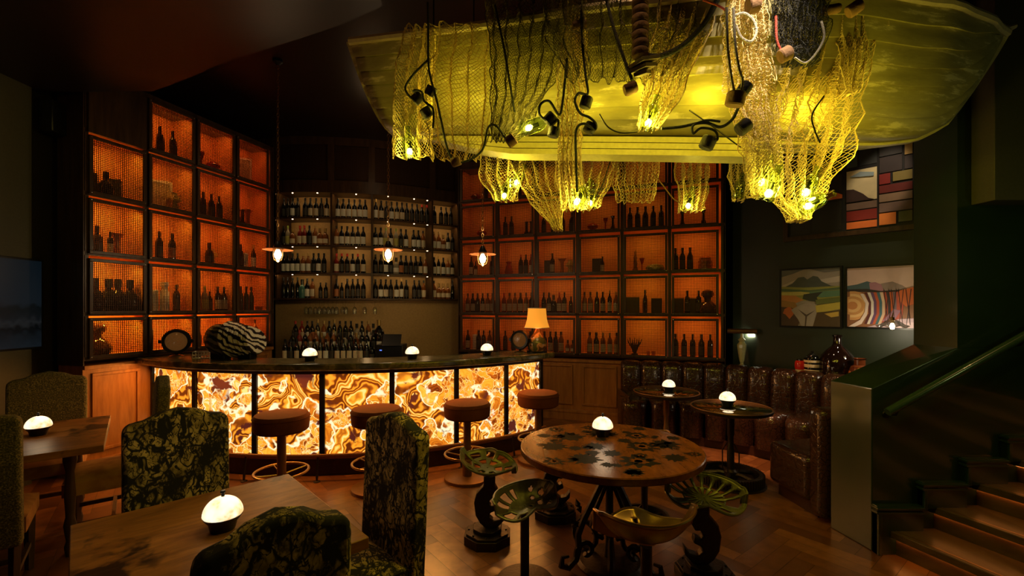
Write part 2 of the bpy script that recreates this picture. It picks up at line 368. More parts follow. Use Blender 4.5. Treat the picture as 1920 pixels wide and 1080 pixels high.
# herringbone parquet: one mesh, a tone per plank
def herringbone():
    W, Ln = .115, .575; g = .0012; rot = R(38); vs = []; fs = []; tone = []
    c, s = cos(rot), sin(rot)
    def quad(x0, y0, x1, y1):
        q = [(x0+g, y0+g), (x1-g, y0+g), (x1-g, y1-g), (x0+g, y1-g)]
        P = [(c*x-s*y, s*x+c*y+4) for x, y in q]
        mx = sum(p[0] for p in P)/4; my = sum(p[1] for p in P)/4
        if not (-5.2 < mx < 7 and -1.2 < my < 9): return
        o = len(vs); vs.extend([(x, y, 0.) for x, y in P]); fs.append((o, o+1, o+2, o+3)); tone.append(random.random())
    n = 5
    for j in range(-90, 90):
        for k in range(-9, 10):
            x = (j+2*n*k)*W; quad(x, j*W, x+Ln, j*W+W)
            y = (j-2*n+1+2*n*k)*W; quad(j*W, y, j*W+W, y+Ln)
    me = bpy.data.meshes.new('floor'); me.from_pydata(vs, [], fs); a = me.attributes.new('tone', 'FLOAT', 'FACE')
    a.data.foreach_set('value', tone); me.materials.append(FLOORM); me.update()
    o = bpy.data.objects.new('floor', me); COL.objects.link(o); tag(o, kind='structure')
herringbone()
struct('floor_base', MB().bx(-5.2, 7, -1.5, 9.2, -.12, -.003), DARK_W)
struct('ceiling', MB().bx(-5.2, 7, -1.5, 9.2, HC, HC+.1), CEIL)
# lower ceiling in front of the bar, with a curved edge
edge = [(-5.2, 4.3), (-4.09, 4.29)]+[tuple(pt(px, py, F*(3.66-CH)/(HY-py)).xy) for px, py in ((285, 171), (318, 160), (352, 147), (395, 128), (440, 110), (500, 92), (570, 70), (640, 46), (720, 10))]
edge += [(-.5, 2.2), (-.5, -1.4), (-5.2, -1.4)]
struct('ceiling_lower', MB().prism(edge, 3.66, HC-.002), CEIL, smooth=0)
struct('wall_left', MB().bx(-4.7, -4.5, -1.5, 9, 0, HC), DARK_W)
struct('trim_1', MB().bx(-4.5, -4.44, 2.2, 4.2, 0, 3.66), OLIVE_W)
struct('wall_back', MB().bx(-4.7, 5, 8.7, 8.9, 0, HC), DARK_W)
struct('wall_rear', MB().bx(-5, 7, -1.5, -1.4, 0, HC), DARK_W)
# diagonal wall behind the banquette
WA = Vector((3.33, 5.59)); WD = Vector((.81, -.94)).normalized(); WN = Vector((-WD.y, WD.x))   # WN points away from the room? fixed below
if WN.dot(Vector((0, 0))-WA) > 0: WN = -WN
def wallbox(mb, t0, t1, d0, d1, z0, z1, mi=0):
    P = [WA+WD*t0+WN*d0, WA+WD*t1+WN*d0, WA+WD*t1+WN*d1, WA+WD*t0+WN*d1]
    return mb.prism([tuple(p) for p in P], z0, z1, mi=mi)
struct('wall_right', wallbox(MB(), -.6, 3.2, 0, .15, 0, HC), GREEN_W, smooth=0)
def wt(px): k = (px-CXP)/F; return (k*WA.y-WA.x)/(WD.x-k*WD.y)      # position along the diagonal wall of an image column
def wz(px, py): return gz(py, WA.y+WD.y*wt(px))
# stair wall: low raked part, full-height part, bulkhead
y0, y1 = 3.03, 3.36
rk = [(2.40, 0), (6.5, 0), (6.5, 1.355), (2.97, 1.355), (2.40, 1.085)]
mb_ = MB().prism(rk, y0, y1, 'y')
for q in mb_.v:
    if q.x < 2.41 and q.y > y0+.1: q.x -= .045
struct('wall_stairs', mb_, GREEN, smooth=0, bv=.006)
struct('wall_stairs_upper', MB().bx(2.97, 6.5, y0, y1, 1.355, HC), GREEN, smooth=0)
struct('trim_2', MB().bx(3.06, 6.5, 2.88, 3.03, gz(375, 2.88), HC), OLIVE_W, smooth=0, bv=.004)
struct('wall_right_far', MB().bx(6.4, 6.6, -1.4, 8.9, 0, HC), DARK_W)
# ------------------------------------------------------------------ bottles and curios
def bottle_prof(kind):
    return {'std': [(0, 0), (.036, 0), (.038, .01), (.038, .185), (.03, .215), (.0145, .24), (.0135, .295), (.016, .297), (.016, .31), (0, .31)],
            'slim': [(0, 0), (.03, 0), (.032, .01), (.032, .2), (.022, .235), (.012, .26), (.012, .31), (.015, .312), (.015, .33), (0, .33)],
            'squat': [(0, 0), (.044, 0), (.047, .01), (.047, .13), (.04, .165), (.017, .19), (.0155, .235), (.021, .237), (.021, .27), (0, .27)],
            'bulb': [(0, 0), (.05, 0), (.062, .02), (.066, .07), (.058, .12), (.03, .155), (.018, .175), (.017, .215), (.024, .217), (.024, .25), (0, .25)],
            }[kind]
TPL = {}
def bottle_tpl(kind, glass, lab, cap, sc=1.):
    key = (kind, glass, lab, cap, sc)
    if key in TPL: return TPL[key]
    p = [(r*sc, z*sc) for r, z in bottle_prof(kind)]; body = p[:-4]+[(p[-4][0], p[-4][1]-.0), (0, p[-4][1])]
    o = MB().lathe(body, 14).build('bottle', G[glass])
    c = MB().lathe([(0, p[-4][1]-.03*sc), (p[-3][0], p[-4][1]-.03*sc), (p[-2][0], p[-2][1]), (0, p[-1][1])], 10).build('cap', G[cap], o)
    if lab:
        r = p[2][0]+.0006; z0, z1 = p[2][1]+.02*sc, p[3][1]*.78
        if kind == 'bulb': r = p[4][0]*.99+.001; z0, z1 = .035*sc, .1*sc
        n = 16; vs = []; fs = []
        for i in range(n+1):
            a = -pi/2-1.25+2.5*i/n
            vs += [(r*cos(a), r*sin(a), z0), (r*cos(a), r*sin(a), z1)]
        fs = [(2*i, 2*i+2, 2*i+3, 2*i+1) for i in range(n)]
        MB().add(vs, fs).build('label', G[lab], o)
    TPL[key] = o; o['tpl'] = 1; return o
G = dict(D=BT_D, G=BT_G, A=BT_A, R=BT_R, T=BT_T, C=BT_C, cr=CREAM, wh=LAB_W, dk=LAB_D, og=LAB_O, ye=LAB_Y, k=BLACKP, rd=mat('red_foil', (.4, .02, .012), .4),
         gd=mat('gold_foil', (.5, .33, .12), .35, .7), gl=mat('green_foil', (.2, .28, .04), .5))
NM = dict(D='dark', G='green', A='amber', R='reddish', T='teal', C='pale', cr='cream', wh='white', dk='dark', og='orange', ye='yellow', k='black', rd='red', gd='gold', gl='green')
KN = dict(std='bottle', slim='slim bottle', squat='squat bottle', bulb='bellied bottle')
used_tpl = set()
def put_bottle(spec, loc, rz, label, group):
    t = bottle_tpl(*spec)
    if spec not in used_tpl: used_tpl.add(spec); o = t
    else: o = ctree(t)
    if 'tpl' in o: del o['tpl']
    o.location = loc; o.rotation_euler = (0, 0, rz); tag(o, label, 'bottle', group); return o
def bdesc(spec):
    kind, g, l, c = spec[:4]
    return NM[g]+' '+KN[kind]+(f', {NM[l]} label' if l else ', no label')
D1 = ('std', 'D', 'dk', 'k'); D2 = ('std', 'D', 'cr', 'k'); D3 = ('squat', 'D', 'dk', 'k'); D4 = ('slim', 'D', None, 'k'); D5 = ('bulb', 'D', 'cr', 'k', 1.35)
A1 = ('std', 'A', 'cr', 'k'); A2 = ('std', 'A', 'wh', 'gd'); G1 = ('slim', 'G', None, 'k'); W1 = ('std', 'D', 'wh', 'k'); W2 = ('squat', 'C', 'wh', 'k')
R1 = ('std', 'R', 'cr', 'rd'); R2 = ('std', 'D', 'dk', 'rd'); O1 = ('std', 'D', 'og', 'k'); T1 = ('squat', 'T', None, 'k', 1.1); Y1 = ('std', 'C', 'ye', 'gl'); S1 = ('slim', 'D', 'wh', 'gd')
C1 = ('squat', 'A', 'cr', 'gd'); M1 = ('std', 'D', 'cr', 'k', .75); M2 = ('squat', 'A', 'wh', 'k', .7); D6 = ('std', 'D', 'dk', 'k', .8)

def curio(kind, loc, rz, label):
    """small display pieces of the cabinets; local y runs into the cabinet"""
    def L_(prof, m, name, cat, n=20): return tag(MB().lathe(prof, n).build(name, m, loc=loc, rz=rz), label, cat)
    if kind == 'box': return tag(MB().bx(-.07, .07, -.05, .05, 0, .21).build('gift_box', mat('dark_card', (.03, .025, .02), .5), loc=loc, rz=rz, bv=.002), label, 'box')
    if kind == 'gbox': return tag(MB().bx(-.09, .09, -.04, .04, 0, .23).build('gift_box', mat('green_card', (.05, .06, .025), .5), loc=loc, rz=rz, bv=.002), label, 'box')
    if kind == 'wbox': return tag(MB().bx(-.045, .045, -.04, .04, 0, .24).build('carton', PAPER, loc=loc, rz=rz, bv=.002), label, 'box')
    if kind == 'tin': return L_([(0, 0), (.04, 0), (.04, .2), (.036, .205), (0, .205)], PAPER, 'tin_canister', 'tin')
    if kind == 'frame':
        t = thing('framed_print', loc, label, 'picture frame', rz)
        m = MB(); W, H, b = .29, .33, .026
        m.bx(-W/2, W/2, 0, .02, 0, b); m.bx(-W/2, W/2, 0, .02, H-b, H); m.bx(-W/2, -W/2+b, 0, .02, b, H-b); m.bx(W/2-b, W/2, 0, .02, b, H-b)
        m.build('frame', PAPER, t); MB().bx(-W/2+b, W/2-b, .008, .016, b, H-b).build('picture', mat('sepia_print', (.6, .5, .32), .6, bscale=12), t); return t
    if kind == 'goblet': return L_([(0, 0), (.035, 0), (.03, .008), (.008, .02), (.008, .1), (.02, .13), (.035, .19), (.032, .19), (.015, .13), (0, .12)], RED_G, 'goblet', 'goblet')
    if kind == 'redbowl': return L_([(0, 0), (.04, 0), (.045, .01), (.03, .03), (.075, .06), (.08, .08), (.06, .105), (.03, .12), (0, .125)], RED_G, 'lidded_bowl', 'bowl')
    if kind == 'ovase': return L_([(0, 0), (.03, 0), (.032, .02), (.022, .09), (.026, .17), (.05, .21), (.065, .225), (.06, .225), (.02, .17), (.012, .05), (0, .04)], ORG_G, 'fluted_vase', 'vase')
    if kind == 'dvase': return L_([(0, 0), (.035, 0), (.04, .02), (.02, .08), (.016, .16), (.03, .21), (.026, .21), (.01, .16), (0, .1)], BT_D, 'dark_vase', 'vase')
    if kind == 'yvase': return L_([(0, 0), (.045, 0), (.05, .02), (.03, .08), (.05, .1), (.075, .115), (.06, .15), (.03, .18), (.035, .2), (0, .2)], YEL_G, 'yellow_vase', 'vase')
    if kind == 'ybowl': return L_([(0, 0), (.06, 0), (.12, .02), (.13, .05), (.1, .085), (.03, .1), (0, .1)], YEL_G, 'ribbed_bowl', 'bowl')
    if kind == 'hive': return L_([(0, 0), (.085, 0), (.09, .02), (.085, .04), (.09, .055), (.09, .08), (.083, .09), (.085, .12), (.075, .135), (.075, .16), (.06, .175), (.03, .19), (0, .195)], ORG_G, 'beehive_jar', 'jar')
    if kind == 'mill':
        return L_([(0, 0), (.035, 0), (.038, .04), (.022, .07), (.03, .12), (.02, .16), (.026, .2), (.012, .24), (.018, .27), (.006, .3), (0, .32)], WOOD_P, 'pepper_mill', 'pepper mill')
    if kind == 'wtall': return L_([(0, 0), (.042, 0), (.044, .01), (.044, .22), (.028, .25), (.026, .275), (.04, .29), (.04, .33), (0, .33)], PAPER, 'stoneware_bottle', 'bottle')
    if kind == 'cup': return L_([(0, 0), (.02, 0), (.025, .06), (.022, .06), (.018, .01), (0, .01)], ORG_G, 'small_glass', 'glass', 12)
    if kind == 'shade': return L_([(0, 0), (.02, 0), (.02, .09), (.07, .1), (.05, .15), (0, .16)], BT_A, 'small_lamp', 'lamp')
    if kind == 'jug': return L_([(0, 0), (.05, 0), (.065, .05), (.05, .12), (.03, .17), (.045, .21), (.04, .21), (0, .15)], RED_G, 'red_jug', 'jug')
    if kind == 'flask':
        t = thing('double_flask', loc, label, 'flask', rz); g = mat('smoked_amber_glass', (.07, .02, .008), .05, coat=.5)
        MB().lathe([(0, 0), (.09, 0), (.12, .02), (.13, .06), (.11, .11), (.07, .15), (.045, .175), (.042, .2), (0, .2)], 28).build('lower_bulb', g, t)
        MB().lathe([(0, .2), (.042, .2), (.05, .215), (.075, .24), (.08, .27), (.065, .305), (.03, .32), (0, .322)], 28).build('upper_bulb', g, t); return t
    if kind == 'antler':
        m = MB()
        for k in range(7): a = -.9+.3*k; m.tube([(0, 0, .02), (.04*a, 0, .1), (.09*a, .02*(-1)**k, .17), (.11*a, 0, .22+.02*(k % 2))], [.02, .014, .009, .004], 6)
        m.lathe([(0, 0), (.05, 0), (.04, .02), (0, .03)], 12); return tag(m.build('antler_ornament', BLACK, loc=loc, rz=rz), label, 'ornament')
CN = dict(box='dark gift box', gbox='dark green gift box', wbox='white carton', tin='pale tin canister', frame='pale square picture frame', goblet='red glass goblet', redbowl='red lidded glass bowl',
          ovase='orange fluted glass vase', dvase='dark waisted vase', yvase='yellow mushroom-shaped vase', ybowl='low yellow ribbed bowl', hive='orange beehive jar', mill='turned wooden pepper mill',
          wtall='tall pale stoneware bottle', cup='tiny amber glass', shade='small amber lamp', jug='red glass jug', flask='double-bulb smoked glass flask', antler='dark branching antler ornament')

# ------------------------------------------------------------------ display cabinets (local x along the front, y into the cabinet)
WIRE = mat('brass_wire', (.07, .03, .011), .5, .5)
CELL = mat('lit_cell_lining', (.74, .3, .08), .65)
def cabinet(name, origin, ux, cols, rows, skip, x0, x1, ztop, zbot, depth, label, lightcol, ecell, side, contents, where, rowname, nwire):
    rz = atan2(ux[1], ux[0]); t = thing(name, (origin[0], origin[1], 0), label, 'cabinet', rz)
    Mw = Matrix.Translation((origin[0], origin[1], 0)) @ Matrix.Rotation(rz, 4, 'Z')
    # carcass: uprights, shelves
    m = MB(); li = MB(); z0 = rows[0][0]; edges = [x0]+[(cols[i][1]+cols[i+1][0])/2 for i in range(len(cols)-1)]+[x1]
    for i, e in enumerate(edges):
        w_ = .045 if 0 < i < len(edges)-1 else .03
        e2 = e+.03 if i == 0 else e-.03 if i == len(edges)-1 else e
        m.bx(e2-w_/2, e2+w_/2, .012, .04, zbot, ztop); li.bx(e2-w_/2, e2+w_/2, .04, depth-.02, zbot, rows[-1][1]+.02)
    for r, (a, b) in enumerate(rows): m.bx(x0, x1, .012, .04, a-.05, a-.012); li.bx(x0, x1, .04, depth-.02, a-.05, a-.012)
    m.bx(x0-.006, x0+.002, 0, depth, zbot-.05, ztop); m.bx(x1-.002, x1+.006, 0, depth, zbot-.05, ztop)
    li.build('cell_lining', CELL, t, smooth=0)  # orange lining added so the cell sides look lit
    m.bx(x0, x1, .012, depth, rows[-1][1]+.02, ztop)
    m.build('carcass', WOOD_D, t)
    MB().bx(x0, x1, depth-.02, depth, zbot-.05, ztop).build('back_panel', CELL, t)
    # panelled base
    m = MB(); m.bx(x0, x1, .02, depth, 0, zbot-.05); m.bx(x0, x1, -.02, .02, 0, .13); m.bx(x0, x1, -.03, .02, .11, .15)
    for i in range(0, len(edges)-1, 1):
        a, b = edges[i]+.07, edges[i+1]-.07; zt = zbot-.13
        m.bx(a, b, .0, .022, .22, .25); m.bx(a, b, .0, .022, zt-.03, zt); m.bx(a, a+.03, .0, .022, .25, zt-.03); m.bx(b-.03, b, .0, .022, .25, zt-.03)
    m.bx(x0, x1, -.01, .02, zbot-.09, zbot-.05)
    m.build('base_panelling', WOOD_P, t, bv=.003)
    for c, (a, b) in enumerate(cols):
        for r, (za, zb) in enumerate(rows):
            if (c, r) in skip: 
                MB().bx(a-.04, b+.03, -.012, .012, za-.05, zb+.02).build('blank_panel', WOOD_D, t, bv=.003); continue
            fr = MB(); fw = .033
            fr.bx(a-fw, b+fw, -.012, .012, za-fw, za); fr.bx(a-fw, b+fw, -.012, .012, zb, zb+fw)
            fr.bx(a-fw, a, -.012, .012, za, zb); fr.bx(b, b+fw, -.012, .012, za, zb)
            d = fr.build('door', WOOD_D, t, bv=.003)
            wm = MB(); n1 = nwire; n2 = max(3, int(nwire*(zb-za)/(b-a))); q = .0026
            for k in range(1, n1): x = a+(b-a)*k/n1; wm.box((x, .004, (za+zb)/2), (q*2, q*2, zb-za))
            for k in range(1, n2): z = za+(zb-za)*k/n2; wm.box(((a+b)/2, .008, z), (b-a, q*2, q*2))
            wm.build('wire_mesh', WIRE, d, smooth=0)
            sw = MB()
            for xx in (a-fw*.5, b+fw*.5):
                for zz in (za-fw*.5, zb+fw*.5): sw.lathe([(0, 0), (.006, 0), (.005, .003), (0, .004)], 8, T=Matrix.Translation((xx, -.012, zz)) @ Matrix.Rotation(R(90), 4, 'X'))
            sw.build('screws', CHROME, d)
            e = ecell(c, r)
            if e > 0:
                p = Mw @ Vector(((a+b)/2, depth*.24, zb+.006)); q2 = Mw @ Vector(((a+b)/2, depth*.8, za))
                area(p, q2, e, lightcol(c, r), .36, .03, 'cell_strip_light').rotation_euler[2] += 0
            items = contents.get((c, r), [])
            for k, (it, fx, fy) in enumerate(items):
                p = Mw @ Vector((a+(b-a)*fx, depth*fy, za-.0115))
                pos = ordn(k, len(items)); cell = f'column {c+1}'
                wh = f'{rowname[r]} cell, {ORD[c]} column, {where}'
                if isinstance(it, str): curio(it, p, rz+random.uniform(-.15, .15)-(.55 if where[0] == 'l' else 0), f'{CN[it]}, {wh}'+('' if sum(1 for q in items if q[0] == it) == 1 else f', {pos}'))
                else: put_bottle(it, p, rz+random.uniform(-.3, .3)-(.5 if where[0] == 'l' else 0), f'{bdesc(it)}, {pos}, {wh}', f'bottles in the {where}')
    return t
def row(spec, n, a=.1, b=.9, fy=.3): return [(spec[i % len(spec)] if isinstance(spec, list) else spec, a+(b-a)*i/max(1, n-1), fy) for i in range(n)]
LO = (-4.07, 4.32); LU = Vector((.64, 2.18)).normalized()
lc = [(.073+.547*i, .073+.547*i+.456) for i in range(4)]
lr = [(1.165, 1.495), (1.595, 2.07), (2.18, 2.65), (2.755, 3.255), (3.36, 3.845)]
LCON = {(0, 3): [('box', .1, .4), ('bulb', 0, 0), ('box', .62, .5)], (0, 2): [(D3, .22, .3), (M1, .5, .35), ('ovase', .66, .4)],
        (0, 1): [(D5, .18, .3), (D5, .48, .38), (D5, .62, .28), (D5, .88, .3)], (0, 0): [('flask', .28, .45)],
        (1, 4): [(D3, .02, .3), (D1, .36, .3), (D1, .68, .3)], (1, 3): [('frame', .4, .5), ('yvase', .66, .22)], (1, 2): [(W1, .03, .3), (D1, .34, .3), (O1, .66, .3)],
        (1, 1): [('wbox', .1, .4), ('wbox', .28, .45), ('wtall', .5, .35), (D1, .8, .35)], (1, 0): [('wbox', .12, .4)],
        (2, 4): [('yvase', .05, .35), ('goblet', .25, .3), ('redbowl', .62, .35)], (2, 3): row(D1, 4, .05, .78), (2, 2): [(M1, .12, .3), (D3, .48, .3), ('yvase', .68, .5)],
        (2, 1): [(D2, .12, .3), (Y1, .34, .3), (D6, .52, .35), (D2, .74, .3), (D2, .93, .3)], (2, 0): [(D3, .12, .3)],
        (3, 4): [('frame', .4, .5)], (3, 3): [('redbowl', .08, .3), ('dvase', .38, .35), ('ovase', .58, .35)], (3, 2): [('wbox', .06, .4), (D1, .28, .3), ('tin', .5, .4), (S1, .74, .3)],
        (3, 1): row(G1, 4, .1, .66)+[('cup', .8, .2), ('cup', .93, .2)], (3, 0): [(A1, .8, .3)]}
LCON[(0, 3)][1] = (('bulb', 'D', None, 'k'), .36, .25)
RN = ['lowest', 'second-lowest', 'middle', 'second-highest', 'highest']
cabinet('display_cabinet', LO, LU, lc, lr, {(0, 4)}, 0, 2.29, 3.93, 1.12, .36, 'tall dark oak cabinet with orange-lit mesh doors left of the back bar', lambda c, r: (1, .27+.05*(3-c)-.03*max(0, r-2), .035),
        lambda c, r: [3.3, 3.0, 2.7, 2.5][c]*(1.0 if r < 3 else .85), 0, LCON, 'left cabinet', RN, 26)
RU = Vector((cos(R(-20)), sin(R(-20)))); RO = Vector((-.783, 7.2))-RU*.07
rc = [(.07+.632*i, .07+.632*i+.512) for i in range(6)]
rr_ = [(.975, 1.45), (1.56, 2.03), (2.145, 2.615), (2.745, 3.2), (3.33, 3.8)]
RCON = {(0, 4): [('redbowl', .35, .3), (D1, .7, .3)], (0, 3): [('redbowl', .55, .3)], (0, 2): [(D2, .2, .3), (M1, .35, .3), (D1, .9, .3)], (0, 1): row([A1, D2, D1, D2, A1, A1], 6, .08, .92),
        (0, 0): [(D2, .08, .3), ('wbox', .3, .5), (D1, .45, .3), (D1, .62, .3), (A1, .82, .3)],
        (1, 4): row(D1, 3, .3, .8), (1, 3): [(D1, .1, .3), (D1, .3, .3), ('dvase', .78, .3), ('dvase', .93, .3)], (1, 2): [('jug', .2, .35), (R2, .6, .3), (D1, .76, .3), (R1, .93, .3)],
        (1, 1): row([R1, A1, A1, D2, A1, D1], 6, .06, .94), (1, 0): row(D1, 4, .1, .9),
        (2, 3): row(D1, 4, .08, .92), (2, 2): [('box', .22, .5), (D2, .34, .3), ('ovase', .62, .35), ('yvase', .86, .4)], (2, 1): [(D1, .08, .3), (D2, .24, .3), (D3, .38, .3), (R1, .54, .35), (D2, .7, .3), (D6, .88, .35)],
        (2, 0): [(D1, .1, .3), (D2, .28, .3), (D1, .44, .3), (A1, .6, .3), (M2, .8, .3), (M2, .94, .3)],
        (3, 3): [('redbowl', .28, .35), ('goblet', .64, .35), ('dvase', .84, .4)], (3, 2): [('box', .4, .45), (M1, .56, .25)], (3, 1): [(A1, .05, .3), (A1, .22, .3), (D1, .4, .35), (D2, .57, .3), (S1, .76, .3), (A2, .94, .3)],
        (3, 0): row([A1, D2, A2, A2, A1], 5, .2, .95), (4, 3): row(D1, 5, .08, .9), (4, 2): [('mill', .22, .35), ('goblet', .4, .3), ('ybowl', .74, .35)],
        (4, 1): [('gbox', .14, .5), (D4, .48, .35), ('box', .78, .4)], (4, 0): [('antler', .2, .35), ('cup', .56, .3), ('cup', .7, .3)],
        (5, 3): [('dvase', .2, .4), ('dvase', .72, .35)], (5, 2): [(D1, .03, .3), (D1, .2, .3), (D1, .39, .3), ('hive', .76, .4)], (5, 1): [('box', .1, .5), (D1, .32, .3), ('box', .48, .55), (D1, .6, .3), ('flask', .82, .4)],
        (5, 0): row(D1, 5, .03, .88)}
cabinet('display_cabinet', RO, RU, rc, rr_, set(), 0, 3.85, 3.93, .93, .36, 'tall dark oak cabinet with mesh doors behind the leather banquette', lambda c, r: (1, [.32, .33, .36, .42, .46, .36][c], .05),
        lambda c, r: [.62, .66, .75, .75, .85, 1.05][c]*(.6 if r > 2 else .85 if r == 2 else 1.), 0, RCON, 'right cabinet', RN, 26)

# ------------------------------------------------------------------ curved back bar with bottles
NP = [(gx(x, Z), Z) for x, Z in ((486, 7.2), (520, 7.1), (560, 7.05), (621, 7.1), (697, 7.2), (750, 7.36), (810, 7.62), (862, 7.86), (884, 7.96))]
def resample(P, step):
    out = [Vector(P[0])]; 
    for a, b in zip(P, P[1:]):
        a = Vector(a); b = Vector(b); n = max(1, int((b-a).length/step))
        out += [a+(b-a)*(i+1)/n for i in range(n)]
    return out
def smoothp(P, it=3):
    P = [Vector(p) for p in P]
    for _ in range(it): P = [P[0]]+[P[i]*.5+(P[i-1]+P[i+1])*.25 for i in range(1, len(P)-1)]+[P[-1]]
    return P
FP = smoothp(resample(NP, .12), 6)
def offp(P, d):
    out = []
    for i, p in enumerate(P):
        t = (P[min(i+1, len(P)-1)]-P[max(i-1, 0)]).normalized(); n = Vector((-t.y, t.x)); out.append(p+n*d)
    return out
def strip(mb, P, d0, d1, z0, z1, mi=0):
    A = offp(P, d0); B = offp(P, d1); n = len(P)
    vs = [(p.x, p.y, z0) for p in A]+[(p.x, p.y, z0) for p in B]+[(p.x, p.y, z1) for p in A]+[(p.x, p.y, z1) for p in B]
    fs = []
    for i in range(n-1):
        fs += [(i, i+1, n+i+1, n+i)[::-1], (2*n+i, 2*n+i+1, 3*n+i+1, 3*n+i), (i, i+1, 2*n+i+1, 2*n+i), (n+i+1, n+i, 3*n+i, 3*n+i+1)]
    fs += [(0, n, 3*n, 2*n)[::-1], (n-1, 2*n-1, 4*n-1, 3*n-1)]
    return mb.add(vs, fs, mi)
DP = .34
nb = thing('back_bar', (FP[len(FP)//2].x, FP[len(FP)//2].y, 0), 'curved dark back bar with four lit shelves and woven frieze panels', 'shelving')
def nbuild(mb, name, m, par=nb, **k):
    off = nb.location
    mb.v = [q-off for q in mb.v]; return mb.build(name, m, par, **k)
SZ = [1.75, 2.15, 2.585, 3.02]; 
for z in SZ: nbuild(strip(MB(), FP, 0, DP, z, z+.028), 'shelf', WOOD_D, smooth=60, bv=.003)
nbuild(strip(MB(), FP, -.01, DP, 3.43, 3.62), 'shelf', WOOD_D, smooth=60)
nbuild(strip(MB(), FP, 0, .03, 4.18, HC), 'cornice', WOOD_D, smooth=60)
nbuild(strip(MB(), FP, DP, DP+.04, .0, 3.43), 'back_panel', TAN, smooth=60)
nbuild(strip(MB(), FP, .05, .07, 3.62, 4.18), 'frieze_lining', mat('woven_backing', (.09, .045, .02), .8, bscale=120), smooth=60)
def at(s):
    L_ = 0
    for i in range(len(FP)-1):
        d = (FP[i+1]-FP[i]).length
        if L_+d >= s: return FP[i]+(FP[i+1]-FP[i])*((s-L_)/d), (FP[i+1]-FP[i]).normalized()
        L_ += d
    return FP[-1], (FP[-1]-FP[-2]).normalized()
LT = sum((FP[i+1]-FP[i]).length for i in range(len(FP)-1))
def s_of(px):
    return min((abs(at(k*LT/800)[0].x/at(k*LT/800)[0].y*F+CXP-px), k*LT/800) for k in range(800))[1]
PST = [s_of(x) for x in (518, 621, 697, 811, 860)]
for s in PST:
    p, t = at(s); a = atan2(t.y, t.x); n = Vector((-t.y, t.x)); q = p+n*(DP/2)
    m = MB().box((q.x, q.y, (1.778+3.43)/2), (.028, DP, 3.43-1.778), rz=a); nbuild(m, 'upright', WOOD_D)
    q = p+n*.01; m = MB().box((q.x, q.y, 3.9), (.1, .04, .56), rz=a); nbuild(m, 'frieze_post', WOOD_D)
# woven frieze grilles
m = MB()
for k in range(0, 190):
    s = LT*k/190; p, t = at(s); n = Vector((-t.y, t.x)); q = p+n*.03; m.box((q.x, q.y, 3.9), (.004, .004, .56), rz=atan2(t.y, t.x))
nbuild(m, 'frieze_mesh', WIRE, smooth=0)
m = MB()
for k in range(36): strip(m, FP, .034, .038, 3.62+.0155*k+.006, 3.62+.0155*k+.010)
nbuild(m, 'frieze_mesh', WIRE, smooth=0)
# small recessed lights under each shelf
for z in SZ[1:]+[3.43]:
    for px in (545, 593, 667, 728, 778, 803):
        p, t = at(s_of(px)); n = Vector((-t.y, t.x)); q = p+n*.05
        nbuild(MB().lathe([(0, z-.006), (.009, z-.006), (.011, z-.0005), (0, z-.0005)], 10, c=(q.x, q.y, 0)), 'downlight', LED_P)
    for (sa, sb) in zip([.25]+PST[1:], PST[1:]+[LT-.2]):
        if sb-sa < .25: continue
        p, t = at((sa+sb)/2); n = Vector((-t.y, t.x)); q = p+n*.06; q2 = p+n*.36
        area((q.x, q.y, z-.012), (q2.x, q2.y, z-.42), .45, (1, .6, .25), (sb-sa)*.9, .02, 'shelf_strip_light')
# bottles on the shelves
seqs = [  # from the lowest shelf up, cycling
 [D4]*4+[None, T1, W1, A1, None, D6, D6, O1, D6, None]+[D1]*5+[None, W1, D2, None, D1, None, W1, S1, D1, None, D1, D1, A1, A1, C1, C1, C1, None, D4, D4, D4, D4],
 [W1]*4+[None, A2, A2, D1, W1, D1, R1, None, R2, R2, W1, R2, D2, D1, D1, None, W1, D1, W2, O1, D1, D1, D1, D2, A2, W1, S1, W1, A2, None, D2, D2, D2, D2, D2],
 [D1, Y1, C1, None, R1, R1, D1, A2, C1, C1, A1, None, W1, W1, W1, W1, W1, W1, W1, None, Y1, W1, Y1, D1, W1, None, W1, W1, A1, A2, A2, None, C1, W1, D1, G1, D1],
 [D1, D1, W1, D1, None, D1, D2, D2, D1, D2, None, W1, W1, W1, W1, W1, W1, None, S1, D2, D1, W1, D2, D2, D1, D1, D1, R2, R2, D1, None, D1, D1, D1, D1, D1]]
SN = ['lowest', 'second-lowest', 'second-highest', 'highest']
for si, (z, sq) in enumerate(zip(SZ, seqs)):
    s0, s1 = s_of(517), LT-.12; n = len(sq); ps = []
    for i, sp in enumerate(sq):
        if sp is None: continue
        s = s0+(s1-s0)*(i+.3)/n
        if min(abs(s-q) for q in PST) < .058: s += .045 if min(PST, key=lambda q: abs(s-q)) < s else -.045
        ps.append((s, sp))
    ps = sorted(ps, key=lambda q: q[0]); last = -1; fin = []
    for s, sp in ps:
        if s-last < .083 and last > 0: s = last+.083
        if min(abs(s-q) for q in PST) < .056: s = min(PST, key=lambda q: abs(s-q))+.058
        if s > s1+.03: continue
        last = s; fin.append((s, sp))
    cnt = {}
    bays = []
    for s, sp in fin: bays.append(sum(1 for q in PST[1:4] if s > q))
    for k, (s, sp) in enumerate(fin):
        b = bays[k]; inb = [j for j in range(len(fin)) if bays[j] == b]
        p, t = at(s); nn = Vector((-t.y, t.x)); q = p+nn*(.09 if k % 3 else .1)
        lab = f"{bdesc(sp)}, {ordn(inb.index(k), len(inb))}, {ORD[b]} bay, {SN[si]} back-bar shelf"
        put_bottle(sp, (q.x, q.y, z+.0285), atan2(t.y, t.x)+random.uniform(-.2, .2), lab, 'bottles on the curved back bar shelves')
